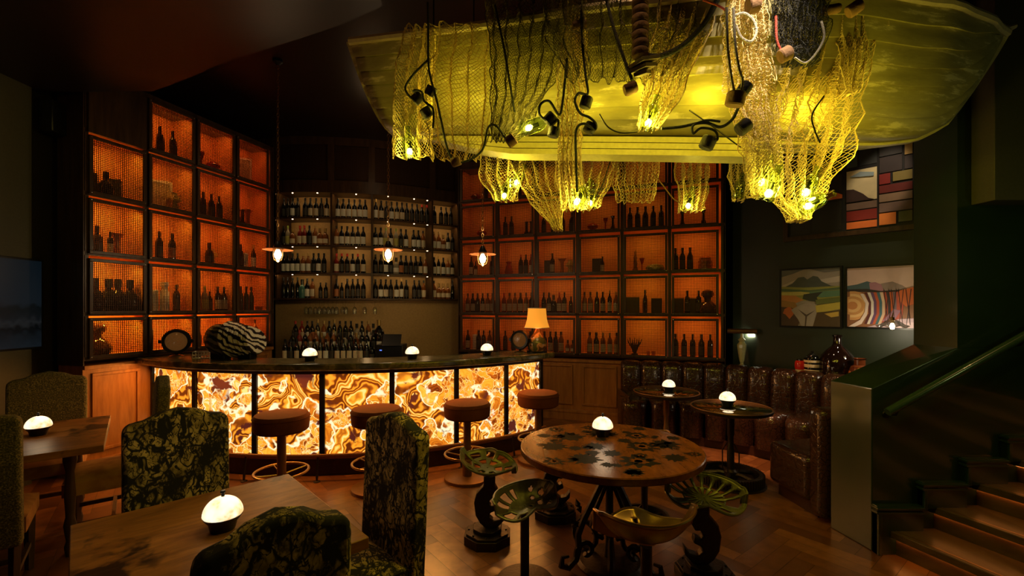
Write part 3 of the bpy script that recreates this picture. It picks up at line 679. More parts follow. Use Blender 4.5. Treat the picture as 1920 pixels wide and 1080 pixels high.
# back counter and tiered bottles
bc = thing('back_counter', (-2.3, 6.75, 0), 'dark low counter with stepped bottle tiers behind the bar', 'counter')
MB().bx(-1.1, 1.3, -.42, .28, 0, .83).build('counter_body', WOOD_D, bc); 
MB().bx(-1.02, .34, -.32, -.16, .831, .87).build('tier', BLACK, bc); MB().bx(-1.02, .34, -.16, 0, .831, .99).build('tier', BLACK, bc); MB().bx(-1.02, .34, 0, .16, .831, 1.12).build('tier', BLACK, bc)
tiers = [(6.51, .87, [D2, D1, D2, D1, D2, D1, D2, W1, D1, D2, D2, D2, D2, D2, D1, D3]), (6.67, .99, [D1, R1, O1, A1, A2, C1, A1, A2, D1, W2, D1, C1, D2, W1, D1, W1]),
         (6.83, 1.12, [R2, R1, W1, O1, S1, A2, D1, S1, D1, D1, W1, W2, W1, A2, W2, ('bulb', 'D', 'wh', 'gd', 1.3)])]
for ti, (Y, z, L_) in enumerate(tiers):
    for i, sp in enumerate(L_):
        x = -3.27+(i+.5*(ti % 2))*.0835+.02
        nmz = ['front', 'middle', 'back'][ti]
        put_bottle(sp, (x, Y+random.uniform(-.02, .02), z+.0005), random.uniform(-.3, .3), f'{bdesc(sp)}, {ordn(i, len(L_))}, {nmz} tier behind the bar', 'bottles tiered on the back counter')
# wine glasses hanging upside down
gl = None
hp = [569, 577, 587, 595, 604, 612, 621, 628, 640, 646, 663, 683, 703]
for i, px in enumerate(hp):
    p, t = at(s_of(px)); n = Vector((-t.y, t.x)); q = p+n*.1
    if gl is None:
        gl = MB().lathe([(0, -.001), (.034, -.001), (.034, -.004), (.004, -.008), (.004, -.095), (.02, -.105), (.036, -.135), (.034, -.175), (.028, -.215), (.0265, -.215), (.032, -.175), (.034, -.135), (.018, -.107), (0, -.1)], 18).build('wine_glass', GLASS); o = gl
    else: o = gl.copy(); COL.objects.link(o)
    o.location = (q.x, q.y, 1.742); tag(o, f'clear wine glass hanging upside down under the lowest shelf, {ordn(i, 13)}', 'wine glass', 'hanging wine glasses')
nbuild(strip(MB(), FP[2:-12], .06, .075, 1.7435, 1.75), 'glass_rack', BLACK)
# till
X0 = gx(732, 6.4)
t = thing('cash_register', (X0, 6.5, .83), 'black till with tilted screen on the back counter', 'cash register')
MB().bx(-.2, .18, -.12, .14, 0, .28).build('body', BLACKP, t, bv=.01); MB().box((.02, -.1, .34), (.26, .02, .18), rx=R(-25)).build('screen', BLACKP, t, bv=.005)
MB().box((-.13, -.123, .2), (.03, .004, .012)).build('display', memit('blue_display', (.1, .2, 1), 2.), t)
ptlight((gx(690, 7.0), 6.95, 1.6), .8, (1, .62, .28), .05, 'back_counter_light'); ptlight((gx(800, 7.4), 7.3, 1.62), .6, (1, .62, .28), .05, 'back_counter_light')
# ------------------------------------------------------------------ bar
BC = Vector((-2.08, 7.67)); BR = 3.283
def rc_(px, r):
    k = (px-CXP)/F; d = Vector((k, 1)); a = d.dot(d); b = -2*d.dot(BC); c = BC.dot(BC)-r*r
    Y = (-b-sqrt(max(0, b*b-4*a*c)))/(2*a); return Vector((k*Y, Y))
def ang(p): return atan2(p.y-BC.y, p.x-BC.x)
def bp(a, r): return (BC.x+r*cos(a), BC.y+r*sin(a))
def arcbox(mb, a0, a1, r0, r1, z0, z1, n=40):
    vs = []; fs = []
    for i in range(n+1):
        a = a0+(a1-a0)*i/n
        for r, z in ((r0, z0), (r1, z0), (r1, z1), (r0, z1)): vs.append((*bp(a, r), z))
    for i in range(n):
        for k in range(4): fs.append((4*i+k, 4*i+4+k, 4*i+4+(k+1) % 4, 4*i+(k+1) % 4))
    fs += [(0, 1, 2, 3), (4*n+3, 4*n+2, 4*n+1, 4*n)]
    return mb.add(vs, fs)
DIVS = [288, 367, 479, 605, 735, 855, 948, 1013]; DA = [ang(rc_(x, BR)) for x in DIVS]
bar = thing('bar', (BC.x, BC.y, 0), 'curved bar with glowing backlit orange onyx panels and marble top', 'bar')
def bbuild(mb, name, m, par=bar, **k):
    mb.v = [q-Vector((BC.x, BC.y, 0)) for q in mb.v]; return mb.build(name, m, par, **k)
a0, a1 = DA[0], DA[-1]
bbuild(arcbox(MB(), a0-.02, a1+.005, BR-.3, BR-.03, .02, 1.035), 'body', WOOD_BASE)
bbuild(arcbox(MB(), a0-.02, a1+.005, BR-.06, BR-.005, 0, .17), 'plinth', WOOD_BASE, bv=.004)
bbuild(arcbox(MB(), a0-.02, a1+.005, BR-.02, BR+.02, .165, .19), 'plinth_ledge', BRONZE, bv=.003)
bbuild(arcbox(MB(), a0-.02, a1+.005, BR-.03, BR+.03, .985, 1.035), 'top_rail', WOOD_BASE, bv=.003)
for i in range(len(DA)-1):
    g = .0045; o = bbuild(arcbox(MB(), DA[i]+g, DA[i+1]-g, BR-.025, BR, .19, .985, 10), 'onyx_panel', ONYX)
for a in DA:
    x, y = bp(a, BR); m = MB().box((x, y, .585), (.05, .05, .80), rz=a); bbuild(m, 'divider', BLACK, bv=.003)
# the counter: arc with a rounded right end, edge is a separate profile
m = MB(); aL = a0-.012; aR = ang(Vector((.5, 5.32)))
poly = [bp(aL+(aR-aL)*i/50, 3.46) for i in range(51)]
pe = Vector(poly[-1]); inner = [bp(aL+(aR-aL)*i/50, 2.93) for i in range(51)]; pi_ = Vector(inner[-1]); mid = (pe+pi_)/2; rd = (pe-pi_)/2; tn = Vector((-rd.y, rd.x)).normalized()
if tn.dot(Vector((1, 0))) < 0: tn = -tn
cap = [tuple(mid+rd*cos(t*pi/12)+tn*.17*sin(t*pi/12)) for t in range(1, 12)]
full = poly+cap+inner[::-1]; m.prism(full, 1.035, 1.1); bbuild(m, 'counter_top', MARBLE, bv=.016)
m = MB(); n = 40; m.tube([(*bp(a0+.03+(a1-a0-.05)*i/n, BR+.13), .235) for i in range(n+1)], .016, 8); bbuild(m, 'foot_rail', BRONZE)
for a in DA[1:-1]:
    m = MB(); m.tube([(*bp(a, BR), .19), (*bp(a, BR+.09), .235), (*bp(a, BR+.13), .235), (*bp(a, BR+.15), .1), (*bp(a, BR+.16), .0)], .011, 6); m.lathe([(0, 0), (.03, 0), (.03, .006), (.012, .012), (0, .012)], 12, c=(*bp(a, BR+.16), 0)); bbuild(m, 'rail_bracket', IRON)
for k in range(7):
    a = (DA[k]+DA[k+1])/2; p0 = (*bp(a, BR+.11), 1.03); area(p0, (*bp(a, BR+.75), 0), 6., (1, .38, .07), .5, .04, 'under_counter_fill').rotation_euler.rotate_axis('Z', 0)  # area lights added under the overhang to brighten the floor
# ------------------------------------------------------------------ glowing globe lamps
def globe(loc, label, par=None, sc=1.):
    t = thing('table_lamp', loc, label, 'lamp', group='small glowing dome lamps')
    MB().lathe([(0, 0), (.042*sc, 0), (.044*sc, .004), (.05*sc, .03*sc), (.066*sc, .05*sc), (.068*sc, .056*sc), (0, .056*sc)], 28).build('base', BLACKP, t)
    MB().lathe([(.0, .0565*sc), (.066*sc, .0565*sc)]+[(.07*sc*cos(a), (.062+.068*sin(a))*sc) for a in [k*pi/20 for k in range(0, 10)]]+[(0, .13*sc)], 32).build('dome', GLOBE, t)
    MB().lathe([(0, .128*sc), (.006, .129*sc), (.006, .142*sc), (.01, .145*sc), (.008, .153*sc), (0, .155*sc)], 12).build('knob', BLACK, t)
    ptlight((loc[0], loc[1], loc[2]+.17*sc+.03), .55*sc, (1, .72, .42), .06, 'dome_lamp_light')
    return t
for px, lb in ((581, 'small glowing dome lamp on the bar, leftmost of the three there'), (773, 'small glowing dome lamp on the middle of the bar'), (913, 'small glowing dome lamp on the bar beside the round magnifier')):
    q = rc_(px, 3.2); globe((q.x, q.y, 1.1), lb)
# nautical lens lamps
LENSM = mat('amber_lens_glass', (.1, .035, .01), .12, emi=(1, .38, .08), es=.06, coat=.5, bump=.9, bscale=30)
def lens(px, r, py, R_, label, face):
    q = rc_(px, r); zc = gz(py, q.y); t = thing('ship_lamp', (q.x, q.y, 1.1), label, 'lamp', face); h = zc-1.1
    M_ = Matrix.Translation((0, 0, h)) @ Matrix.Rotation(R(90), 4, 'X')
    MB().lathe([(R_*.8, -.035), (R_, -.04), (R_*1.06, -.02), (R_*1.06, .02), (R_, .04), (R_*.8, .035), (R_*.8, -.035)], 40, T=M_).build('ring', BLACK, t)
    MB().lathe([(0, -.03), (R_*.4, -.028), (R_*.8, -.012), (R_*.8, .0), (R_*.8, .012), (R_*.4, .028), (0, .03)], 32, T=M_).build('lens', LENSM, t)
    MB().lathe([(0, -.01), (.012, -.006), (.014, .02), (.006, .04), (0, .04)], 12, c=(0, 0, h-.03)).build('bulb', memit('amber_bulb', (1, .5, .15), 3.), t) if False else None
    MB().cyl((0, 0, .02), (0, 0, h-R_*.98), .014).build('stem', BLACK, t)
    MB().lathe([(0, 0), (.07, 0), (.07, .008), (.02, .024), (0, .024)], 24).build('base', BRASS, t)
    m = MB()
    for s in (-1, 1): m.box((s*R_*1.12, 0, h), (.03, .035, .035)); m.cyl((s*R_*1.12, 0, h), (s*R_*1.26, 0, h), .008)
    m.build('side_lug', BLACK, t); return t
lens(331, 3.17, 640, .125, 'round black ship lamp with amber lens on the left end of the bar', .5)
lens(975, 3.2, 637, .105, 'round bronze-rimmed glass lens on a stand on the right end of the bar', -.35)
q = rc_(380, 3.15); m = MB()
for k in range(7): m.box((-.075+.025*k, -.05, .035), (.004, .004, .07)); m.box((-.075+.025*k, .05, .035), (.004, .004, .07))
for z in (.004, .035, .068): m.box((0, -.05, z), (.155, .005, .006)); m.box((0, .05, z), (.155, .005, .006)); m.box((-.075, 0, z), (.005, .1, .006)); m.box((.075, 0, z), (.005, .1, .006))
m.bx(-.075, .075, -.05, .05, 0, .004)
tag(m.build('wire_basket', LAB_W, loc=(q.x, q.y, 1.1), rz=.3), 'small pale open basket on the bar between ship lamp and striped shell', 'basket')
# striped marble shell lamp
STRIPE2 = STRIPE.copy(); STRIPE2.name = 'dark_swirl_marble'
for n_ in STRIPE2.node_tree.nodes:
    if n_.type == 'VALTORGB': n_.color_ramp.elements[1].color = (.05, .04, .04, 1); n_.color_ramp.elements[2].color = (.13, .11, .1, 1)
q = rc_(437, 3.1); t = thing('shell_lamp', (q.x, q.y, 1.1), 'black and white striped marble shell lamp on dark feet on the bar', 'lamp', -.1)
def ell(mb, c, r, n=32, k=16, rib=0, T=None):
    vs = []; fs = []
    for i in range(k+1):
        th = pi*i/k
        for j in range(n):
            ph = 2*pi*j/n; g = 1+rib*abs(sin(ph*5))
            vs.append((c[0]+r[0]*sin(th)*cos(ph)*g, c[1]+r[1]*sin(th)*sin(ph)*g, c[2]+r[2]*cos(th)))
    for i in range(k):
        for j in range(n): fs.append((i*n+j, (i+1)*n+j, (i+1)*n+(j+1) % n, i*n+(j+1) % n))
    if T: vs = [T @ Vector(v) for v in vs]
    return mb.add(vs, fs)
ell(MB(), (-.1, -.09, .235), (.19, .1, .185)).build('shell_disc', STRIPE2, t)
m = MB()
for k in range(6):
    m.lathe([(0.0, -.03), (.21-.012*k, -.03), (.225-.012*k, 0), (.21-.012*k, .03), (0, .03)], 40, T=Matrix.Translation((.0+.052*k, .02, .235-.004*k)) @ Matrix.Rotation(R(78), 4, 'Y') @ Matrix.Rotation(R(8), 4, 'X'))
m.build('ribbed_shell', STRIPE, t)
t.scale = (.86, .86, .86); MB().bx(-.21, -.03, -.11, .02, 0, .1).build('foot', BLACK, t, bv=.012); MB().bx(.1, .26, -.06, .07, 0, .1).build('foot', BLACK, t, bv=.012)
# orange shaded lamp
t = thing('shaded_lamp', (.295, 5.37, 1.1), 'lamp with orange fabric shade and swirled ceramic base on the right end of the bar', 'lamp')
MB().lathe([(0, 0), (.12, 0), (.12, .018), (0, .018)], 32).build('plinth', BLACK, t)
MB().lathe([(0, .018), (.09, .018), (.11, .05), (.115, .1), (.1, .15), (.065, .2), (.03, .24), (.022, .28), (0, .28)], 36).build('base', CERAM, t)
n = 48; prof = [(.148, .292), (.134, .33), (.118, .39), (.11, .46), (.106, .52)]
MB().lathe(prof+[(r-.004, z) for r, z in prof[::-1]], n).build('shade', SHADE, t)
m = MB(); m.tube([(.107*cos(2*pi*k/40), .107*sin(2*pi*k/40), .52) for k in range(40)], .005, 6, closed=True); m.tube([(.149*cos(2*pi*k/40), .149*sin(2*pi*k/40), .292) for k in range(40)], .004, 6, closed=True); m.build('trim', CREAM, t)
m = MB(); m.lathe([(0, .31), (.02, .32), (.03, .36), (.02, .39), (0, .4)], 14); m.build('bulb', BULB, t)
ptlight((.295, 5.37, 1.1+.46), .9, (1, .5, .15), .04); ptlight((.295, 5.2, 1.37), .4, (1, .55, .2), .05)
# pendants over the bar
CH_L = []
def chain(p, ztop, zbot, name, par):
    m = MB(); L_ = .045; n = int((ztop-zbot)/(L_*.82)); r = .0032
    for i in range(n):
        zc = ztop-L_*.5-i*L_*.82; a = (i % 2)*pi/2
        pts = []
        for k in range(10):
            th = 2*pi*k/10; pts.append((cos(th)*.011*cos(a), cos(th)*.011*sin(a), zc+sin(th)*L_*.5))
        m.tube(pts, r, 5, closed=True)
    return m.build(name, BRASS, par)
for i, (px, py, Y, lb) in enumerate(((521, 474, 4.9, 'caged copper-rimmed pendant lamp on a chain, leftmost over the bar'), (728, 474, 4.9, 'caged copper-rimmed pendant lamp on a chain over the middle of the bar'), (905, 482, 5.15, 'caged copper-rimmed pendant lamp on a chain, rightmost over the bar'))):
    p = pt(px, py, Y); t = thing('pendant_lamp', (p.x, p.y, p.z), lb, 'pendant lamp')
    MB().lathe([(0, HC-p.z), (.05, HC-p.z), (.05, HC-p.z-.03), (.015, HC-p.z-.06), (0, HC-p.z-.06)], 20).build('ceiling_rose', BLACK, t)
    chain(p, HC-p.z-.06, .12, 'chain', t)
    MB().lathe([(0, .125), (.02, .125), (.03, .1), (.045, .07), (.045, .045), (0, .045)], 20).build('lamp_holder', BLACK, t)
    MB().lathe([(.045, .052), (.09, .046), (.15, .034), (.152, .03), (.09, .041), (.045, .046)], 36).build('rim', mat('copper_rim', (.6, .2, .07), .4, .35), t)
    MB().lathe([(.048, .045), (.05, -.03), (.04, -.07), (.02, -.09), (0, -.095)], 24).build('glass_jar', GLASS, t)
    m = MB()
    for k in range(6): a = pi*k/3; m.tube([(.053*cos(a), .053*sin(a), .045), (.055*cos(a), .055*sin(a), -.03), (.042*cos(a), .042*sin(a), -.075), (0, 0, -.1)], .0022, 4)
    m.build('cage', BRASS, t)
    MB().lathe([(0, .035), (.015, .035), (.034, 0), (.037, -.025), (.024, -.058), (0, -.066)], 16).build('bulb', BULB, t)
    ptlight((p.x, p.y, p.z-.12), 7, (1, .68, .36), .03, 'pendant_light'); ptlight((p.x, p.y-.1, p.z+.3), .5, (1, .68, .36), .03, 'pendant_light')  # the weaker light is added above the rim to brighten the chain
# ------------------------------------------------------------------ bar stools
def bar_stool():
    t = thing('bar_stool', (0, 0, 0), '', 'bar stool', group='round velvet bar stools')
    MB().lathe([(0, .585), (.2, .585), (.215, .6), (.22, .655), (.222, .7), (.218, .712), (.205, .727), (.12, .737), (0, .739)], 40).build('seat', VELVET, t)
    m = MB(); m.tube([(.221*cos(2*pi*k/48), .221*sin(2*pi*k/48), .70) for k in range(48)], .005, 5, closed=True); m.build('piping', VELVET, t)
    MB().lathe([(0, .02), (.045, .02), (.045, .15), (.036, .16), (.036, .585), (0, .585)], 24).build('column', BRONZE, t)
    m = MB(); m.tube([(.21*cos(2*pi*k/48), .21*sin(2*pi*k/48), .24) for k in range(48)], .011, 8, closed=True)
    for k in range(4): a = pi/4+k*pi/2; m.cyl((.03*cos(a), .03*sin(a), .215), (.205*cos(a), .205*sin(a), .24), .006, n=6)
    m.build('foot_ring', BRASS, t)
    MB().lathe([(0, 0), (.215, 0), (.218, .008), (.216, .026), (.2, .032), (0, .034)], 48).build('base_plate', BRONZE, t)
    return t
st = bar_stool(); SP = [(528, 3.85, 'round brown velvet bar stool before the onyx bar, farthest left of the four'), (706, 4.07, 'round brown velvet bar stool half hidden by the tree-print chair'),
   (876, 4.32, 'round brown velvet bar stool behind the green scrolled tractor seat'), (1009, 4.83, 'round brown velvet bar stool at the right end of the bar')]
for i, (px, Y, lb) in enumerate(SP):
    o = st if i == 0 else ctree(st); o.location = (gx(px, Y), Y, 0); o['label'] = lb; o.rotation_euler[2] = .3*i
# ------------------------------------------------------------------ upholstered dining chairs
def chair(back, face, kind, label, wd=.5, group=None):
    """back = centre of the backrest on plan; face = direction the chair looks"""
    f = Vector(face).normalized(); c = Vector(back)+f*.25; t = thing('dining_chair', (c.x, c.y, 0), label, 'chair', atan2(-f.x, f.y), group)
    fab, seatm = (TREE, TREE) if kind == 'tree' else (TWEED, SEATF)
    w_ = wd/2; out = [(-w_, .33), (w_, .33), (w_, .99), (w_-.004, 1.03), (w_*.86, 1.045), (w_*.62, 1.055), (w_*.38, 1.082), (0, 1.1), (-w_*.38, 1.082), (-w_*.62, 1.055), (-w_*.86, 1.045), (-w_+.004, 1.03), (-w_, .99)]
    m = MB(); rows_ = 8; 
    # subdivided panel so it can rake
    m.prism(out, -.29, -.205, 'y'); 
    o = m.build('backrest', fab, t, bv=.02); o.rotation_euler[0] = 0
    for v in o.data.vertices: v.co.y -= max(0, v.co.z-.4)*.05
    m = MB(); n = 14; vs = []; fs = []
    dk = .225
    def zt(u, v): return .455+.045*(1-u**4)*(1-v**4)**.5
    for j in range(n+1):
        for i in range(n+1):
            u = -1+2*i/n; v = -1+2*j/n; vs.append((u*(w_+.005), .03+v*dk, zt(u, v)))
    for j in range(n):
        for i in range(n): a = j*(n+1)+i; fs.append((a, a+1, a+n+2, a+n+1))
    m.add(vs, fs); m.bx(-w_-.004, w_+.004, .03-dk, .03+dk, .37, .4555)
    m.build('seat', seatm, t, smooth=50, bv=0)
    for sx in (-1, 1):
        MB().cyl((sx*(w_-.035), -.22, .36), (sx*(w_-.035), -.27, 0), .027, .02, n=4).build('leg', WOOD_D, t, bv=.002)
        MB().cyl((sx*(w_-.035), .215, .37), (sx*(w_-.035), .215, 0), .03, .022, n=4).build('leg', WOOD_D, t, bv=.002)
    m = MB()
    for sx in (-1, 1): m.box((sx*(w_-.035), -.01, .16), (.022, .45, .03))
    m.box((0, .0, .16), (wd-.07, .022, .03)); m.build('stretcher', WOOD_D, t)
    return t
A_, B_, C_ = gnd(130, 985, .75), gnd(540, 888, .75), gnd(693, 1006, .75)
D_ = A_+(C_-B_); e1 = (B_-A_); e2 = (C_-B_); ctr = (A_+C_)/2; e1n = e1.normalized(); e2n = e2.normalized()
def dining_table(ctr, a, b, rz, label):
    t = thing('dining_table', (ctr[0], ctr[1], 0), label, 'table', rz)
    MB().bx(-a/2, a/2, -b/2, b/2, .705, .75).build('tabletop', WOOD_T, t, bv=.004)
    MB().bx(-a*.32, a*.32, -b*.3, b*.3, .67, .704).build('apron', WOOD_D, t)
    for sx in (-1, 1):
        for sy in (-1, 1):
            MB().lathe([(0, 0), (.022, 0), (.03, .06), (.02, .1), (.034, .2), (.022, .26), (.03, .4), (.022, .55), (.036, .62), (.036, .67), (0, .67)], 14, c=(sx*a*.28, sy*b*.26, 0)).build('leg', WOOD_D, t)
    return t
dining_table(ctr, e1.length, e2.length, atan2(e1.y, e1.x), 'square wooden dining table with dark burnt knots in the left foreground')
globe((gx(418, 1.79), 1.79, .75), 'glowing dome lamp on the foreground dining table', sc=1.)
chair((-1.73, 2.36), -(e2n.xy)*-1 if False else (e2n.x, e2n.y), 'tree', 'black and olive tree-print dining chair at the far left side of the foreground table', .45)
chair((-.6, 2.25), (-e1n.x, -e1n.y), 'tree', 'black and olive tree-print dining chair seen sideways right of the foreground table', .5)
chair((-.625, 1.195), (-e2n.x, -e2n.y), 'tree', 'black and olive tree-print dining chair with its back to the camera at the bottom edge', .37)
# second table on the far left
P2 = gnd(208, 778, .75); Q2 = gnd(195, 834, .75); d2 = (Q2-P2); n2 = Vector((d2.y, -d2.x, 0)).normalized()
if n2.x > 0: n2 = -n2
c2 = (P2+Q2)/2+n2*.4
dining_table(c2, .8, d2.length, atan2(n2.y, n2.x), 'wooden dining table with a cut slanting edge by the left wall')
globe((gx(72, 3.12), 3.12, .75), 'glowing dome lamp on the table by the left wall')
chair((-3.8, 3.72), (d2.x, d2.y), 'tweed', 'olive tweed dining chair against the left wall behind the table', .47)
chair((-2.73, 3.5), (n2.x, n2.y), 'tweed', 'olive tweed dining chair seen edge-on in front of the wooden bar end', .5)
chair((-2.87, 2.33), (-d2.x, -d2.y), 'tweed', 'olive tweed dining chair cut by the left edge of the photo', .5)
# television on the left wall
t = thing('television', (-4.42, (F*4.4/875+3.0)/2, gz(653, 4.3)), 'dark wall-mounted television showing a faint blue harbour town', 'television')
Y1_ = F*4.42/875; y_ = (Y1_+3.)/2; zb, zt_ = gz(653, Y1_), gz(487, Y1_); t.location = (-4.42, y_, zb)
hh = zt_-zb; hw = (Y1_-3.)/2
MB().bx(-.06, -.018, -hw, hw, 0, hh).build('casing', BLACKP, t, bv=.004)
def mscreen():
    m, N, L, b = nodes('tv_picture'); tc = N.new('ShaderNodeTexCoord'); sp = N.new('ShaderNodeSeparateXYZ'); L.new(tc.outputs['Object'], sp.inputs[0])
    r = ramp(N, [(0, (.010, .016, .022)), (.2, (.006, .009, .012)), (.27, (.002, .003, .004)), (.34, (.016, .018, .02)), (.4, (.006, .008, .01)), (.5, (.003, .005, .006)), (.56, (.008, .013, .018)), (1, (.004, .009, .014))])
    dv = N.new('ShaderNodeMath'); dv.operation = 'DIVIDE'; dv.inputs[1].default_value = hh; L.new(sp.outputs['Z'], dv.inputs[0])
    ns = tex(N, L, 'Voronoi', 18, tc.outputs['Object']); ml = N.new('ShaderNodeMath'); ml.operation = 'MULTIPLY_ADD'; ml.inputs[1].default_value = .09
    L.new(ns.outputs['Distance'], ml.inputs[0]); L.new(dv.outputs[0], ml.inputs[2]); L.new(ml.outputs[0], r.inputs['Fac'])
    L.new(r.outputs['Color'], b.inputs['Emission Color']); b.inputs['Emission Strength'].default_value = .55; b.inputs['Base Color'].default_value = (.005, .006, .008, 1); b.inputs['Roughness'].default_value = .3; return m
MB().bx(-.018, -.015, -hw+.02, hw-.02, .02, hh-.02).build('screen', mscreen(), t)
tag(MB().bx(-.07, .07, -.08, .08, -.15, .15).build('wall_speaker', BLACKP, loc=(-4.36, 4.32, gz(224, 4.35)), bv=.01), 'small dark speaker high on the left wall', 'speaker')
# ------------------------------------------------------------------ round table and tractor-seat stools
RT = (.62, 2.885); RR = .565
t = thing('round_table', (*RT, 0), 'large round wooden table printed with dark gear shapes on a wrought iron base', 'table')
MB().lathe([(0, .705), (RR-.006, .705), (RR, .712), (RR, .744), (RR-.005, .75), (0, .75)], 72).build('tabletop', WOOD_B, t)
# burnt gear prints inlaid in the top
GP = mat('burnt_print', (.012, .008, .003), .6, spec=.15, bscale=20); m = MB()
random.seed(11); pl = [(.0, .28, .1), (.23, .22, .085), (-.23, .2, .1), (.36, .02, .095), (.2, -.02, .1), (-.1, -.02, .07), (-.36, -.02, .085), (.1, -.3, .11), (-.2, -.26, .1), (.33, -.24, .07), (-.05, .42, .06), (.3, .4, .05), (-.4, .22, .05), (-.3, .38, .06), (.46, .16, .045), (.02, -.48, .05), (-.38, -.3, .06), (.12, .1, .05), (-.02, -.16, .06)]+[(.5*sqrt(random.random())*cos(7.3*q), .5*sqrt(random.random())*sin(7.3*q), random.uniform(.015, .05)) for q in range(34)]
for k, (x, y, r) in enumerate(pl):
    nt = random.choice((9, 11, 13)); a0_ = random.random()*6; ring = k % 3 == 1; o = []
    N_ = nt*4
    for j in range(N_):
        a = a0_+2*pi*j/N_; rr = r*(1 if (j % 4) < 2 else .76)*(1+random.uniform(-.2, .2)); o.append((x+rr*cos(a), y+rr*sin(a)))
    if not ring: m.prism(o, .7501, .7505)
    else:
        vs = [(u, v, .7505) for u, v in o]+[(x+(u-x)*.5, y+(v-y)*.5, .7505) for u, v in o]; m.add(vs, [(j, (j+1) % N_, N_+(j+1) % N_, N_+j) for j in range(N_)])
        m.lathe([(0, .7505), (r*.22, .7505)], 10, c=(x, y, 0)); 
m.build('gear_prints', GP, t, smooth=0)
# wrought iron base
MB().lathe([(0, .03), (.035, .03), (.03, .1), (.022, .2), (.022, .28), (.045, .3), (.022, .32), (.022, .5), (.05, .53), (.05, .56), (.03, .58), (.03, .68), (.12, .69), (.12, .705), (0, .705)], 20).build('post', IRON, t)
for k in range(3):
    a = R(80)+k*2*pi/3; ca, sa = cos(a), sin(a); m = MB(); P = lambda r, z, o=0: (ca*r-sa*o, sa*r+ca*o, z)
    m.tube([P(.03, .56), P(.07, .5), P(.13, .4), P(.19, .3), P(.225, .22), P(.22, .14), P(.24, .07), P(.29, .03), P(.34, .05), P(.33, .1), P(.29, .1)], [.02]*9+[.014, .009], 6)
    m.tube([P(.03, .5), P(.1, .36), P(.13, .26), P(.1, .2), P(.05, .17)], .015, 6)
    cs = []
    for j in range(15): th = -.6+j*.42; rr = .075-.004*j; cs.append(P(.17+rr*cos(th), .11+rr*sin(th)))
    m.tube(cs, .016, 6)
    cs = []
    for j in range(12): th = 2.2+j*.42; rr = .05-.0025*j; cs.append(P(.07+rr*cos(th)*.8, .62+rr*sin(th)))
    m.tube(cs, .014, 6)
    m.lathe([(0, -.045), (.02, -.01), (.012, .0), (.02, .01), (0, .045)], 6, T=Matrix.Translation(P(.25, .3)) @ Matrix.Rotation(a, 4, 'Z') @ Matrix.Rotation(R(40), 4, 'Y'))
    m.build('leg', IRON, t)
for k in range(3):
    a = R(80)+pi/3+k*2*pi/3; ca, sa = cos(a), sin(a); m = MB(); P = lambda r, z, o=0: (ca*r-sa*o, sa*r+ca*o, z)
    m.tube([P(.03, .5), P(.08, .4), P(.14, .3), P(.2, .24)], [.018, .016, .014, .012], 6)
    m.lathe([(0, -.05), (.024, -.01), (.013, .0), (.022, .012), (0, .05)], 6, T=Matrix.Translation(P(.23, .3)) @ Matrix.Rotation(a, 4, 'Z') @ Matrix.Rotation(R(25), 4, 'Y'))
    m.tube([P(.18+.085*cos(-.9+j*.4), .13+.085*sin(-.9+j*.4)) for j in range(17)], .017, 6); m.tube([P(.09+.05*cos(j*.45), .2+.05*sin(j*.45)) for j in range(13)], .013, 6)
    m.tube([P(.2, .24), P(.27, .16), P(.24, .06), P(.14, .03)], .016, 6)
    m.build('scroll', IRON, t)
MB().lathe([(0, 0), (.2, 0), (.21, .01), (.19, .03), (.06, .05), (0, .05)], 32).build('foot_plate', IRON, t)
globe((gx(1130, 3.1), 3.1, .7508), 'glowing dome lamp on the large round table')

def hook(mb, s=.36/290, th=.07):
    pts = [(235, 350), (300, 350), (298, 405), (312, 430), (316, 452), (300, 482), (276, 478), (262, 500), (276, 522), (302, 508), (309, 540), (272, 556), (264, 578), (288, 600), (325, 592), (352, 558), (347, 600), (312, 636), (250, 645), (214, 612), (190, 570), (181, 500), (194, 450), (235, 405)]
    return mb.prism([((x-255)*s, (640-y)*s+.1) for x, y in pts][::-1], -th/2, th/2, 'y')
def octbase(t):
    m = MB(); o = lambda r: [(r*cos(pi/8+k*pi/4), r*sin(pi/8+k*pi/4)) for k in range(8)]
    m.prism(o(.17), 0, .06); m.prism(o(.155), .06, .075); m.prism(o(.105), .075, .1)
    for k in range(8): a = k*pi/4; m.lathe([(0, .075), (.008, .075), (.008, .082), (0, .083)], 8, c=(.13*cos(a), .13*sin(a), 0))
    m.build('base', IRON, t, bv=.003)
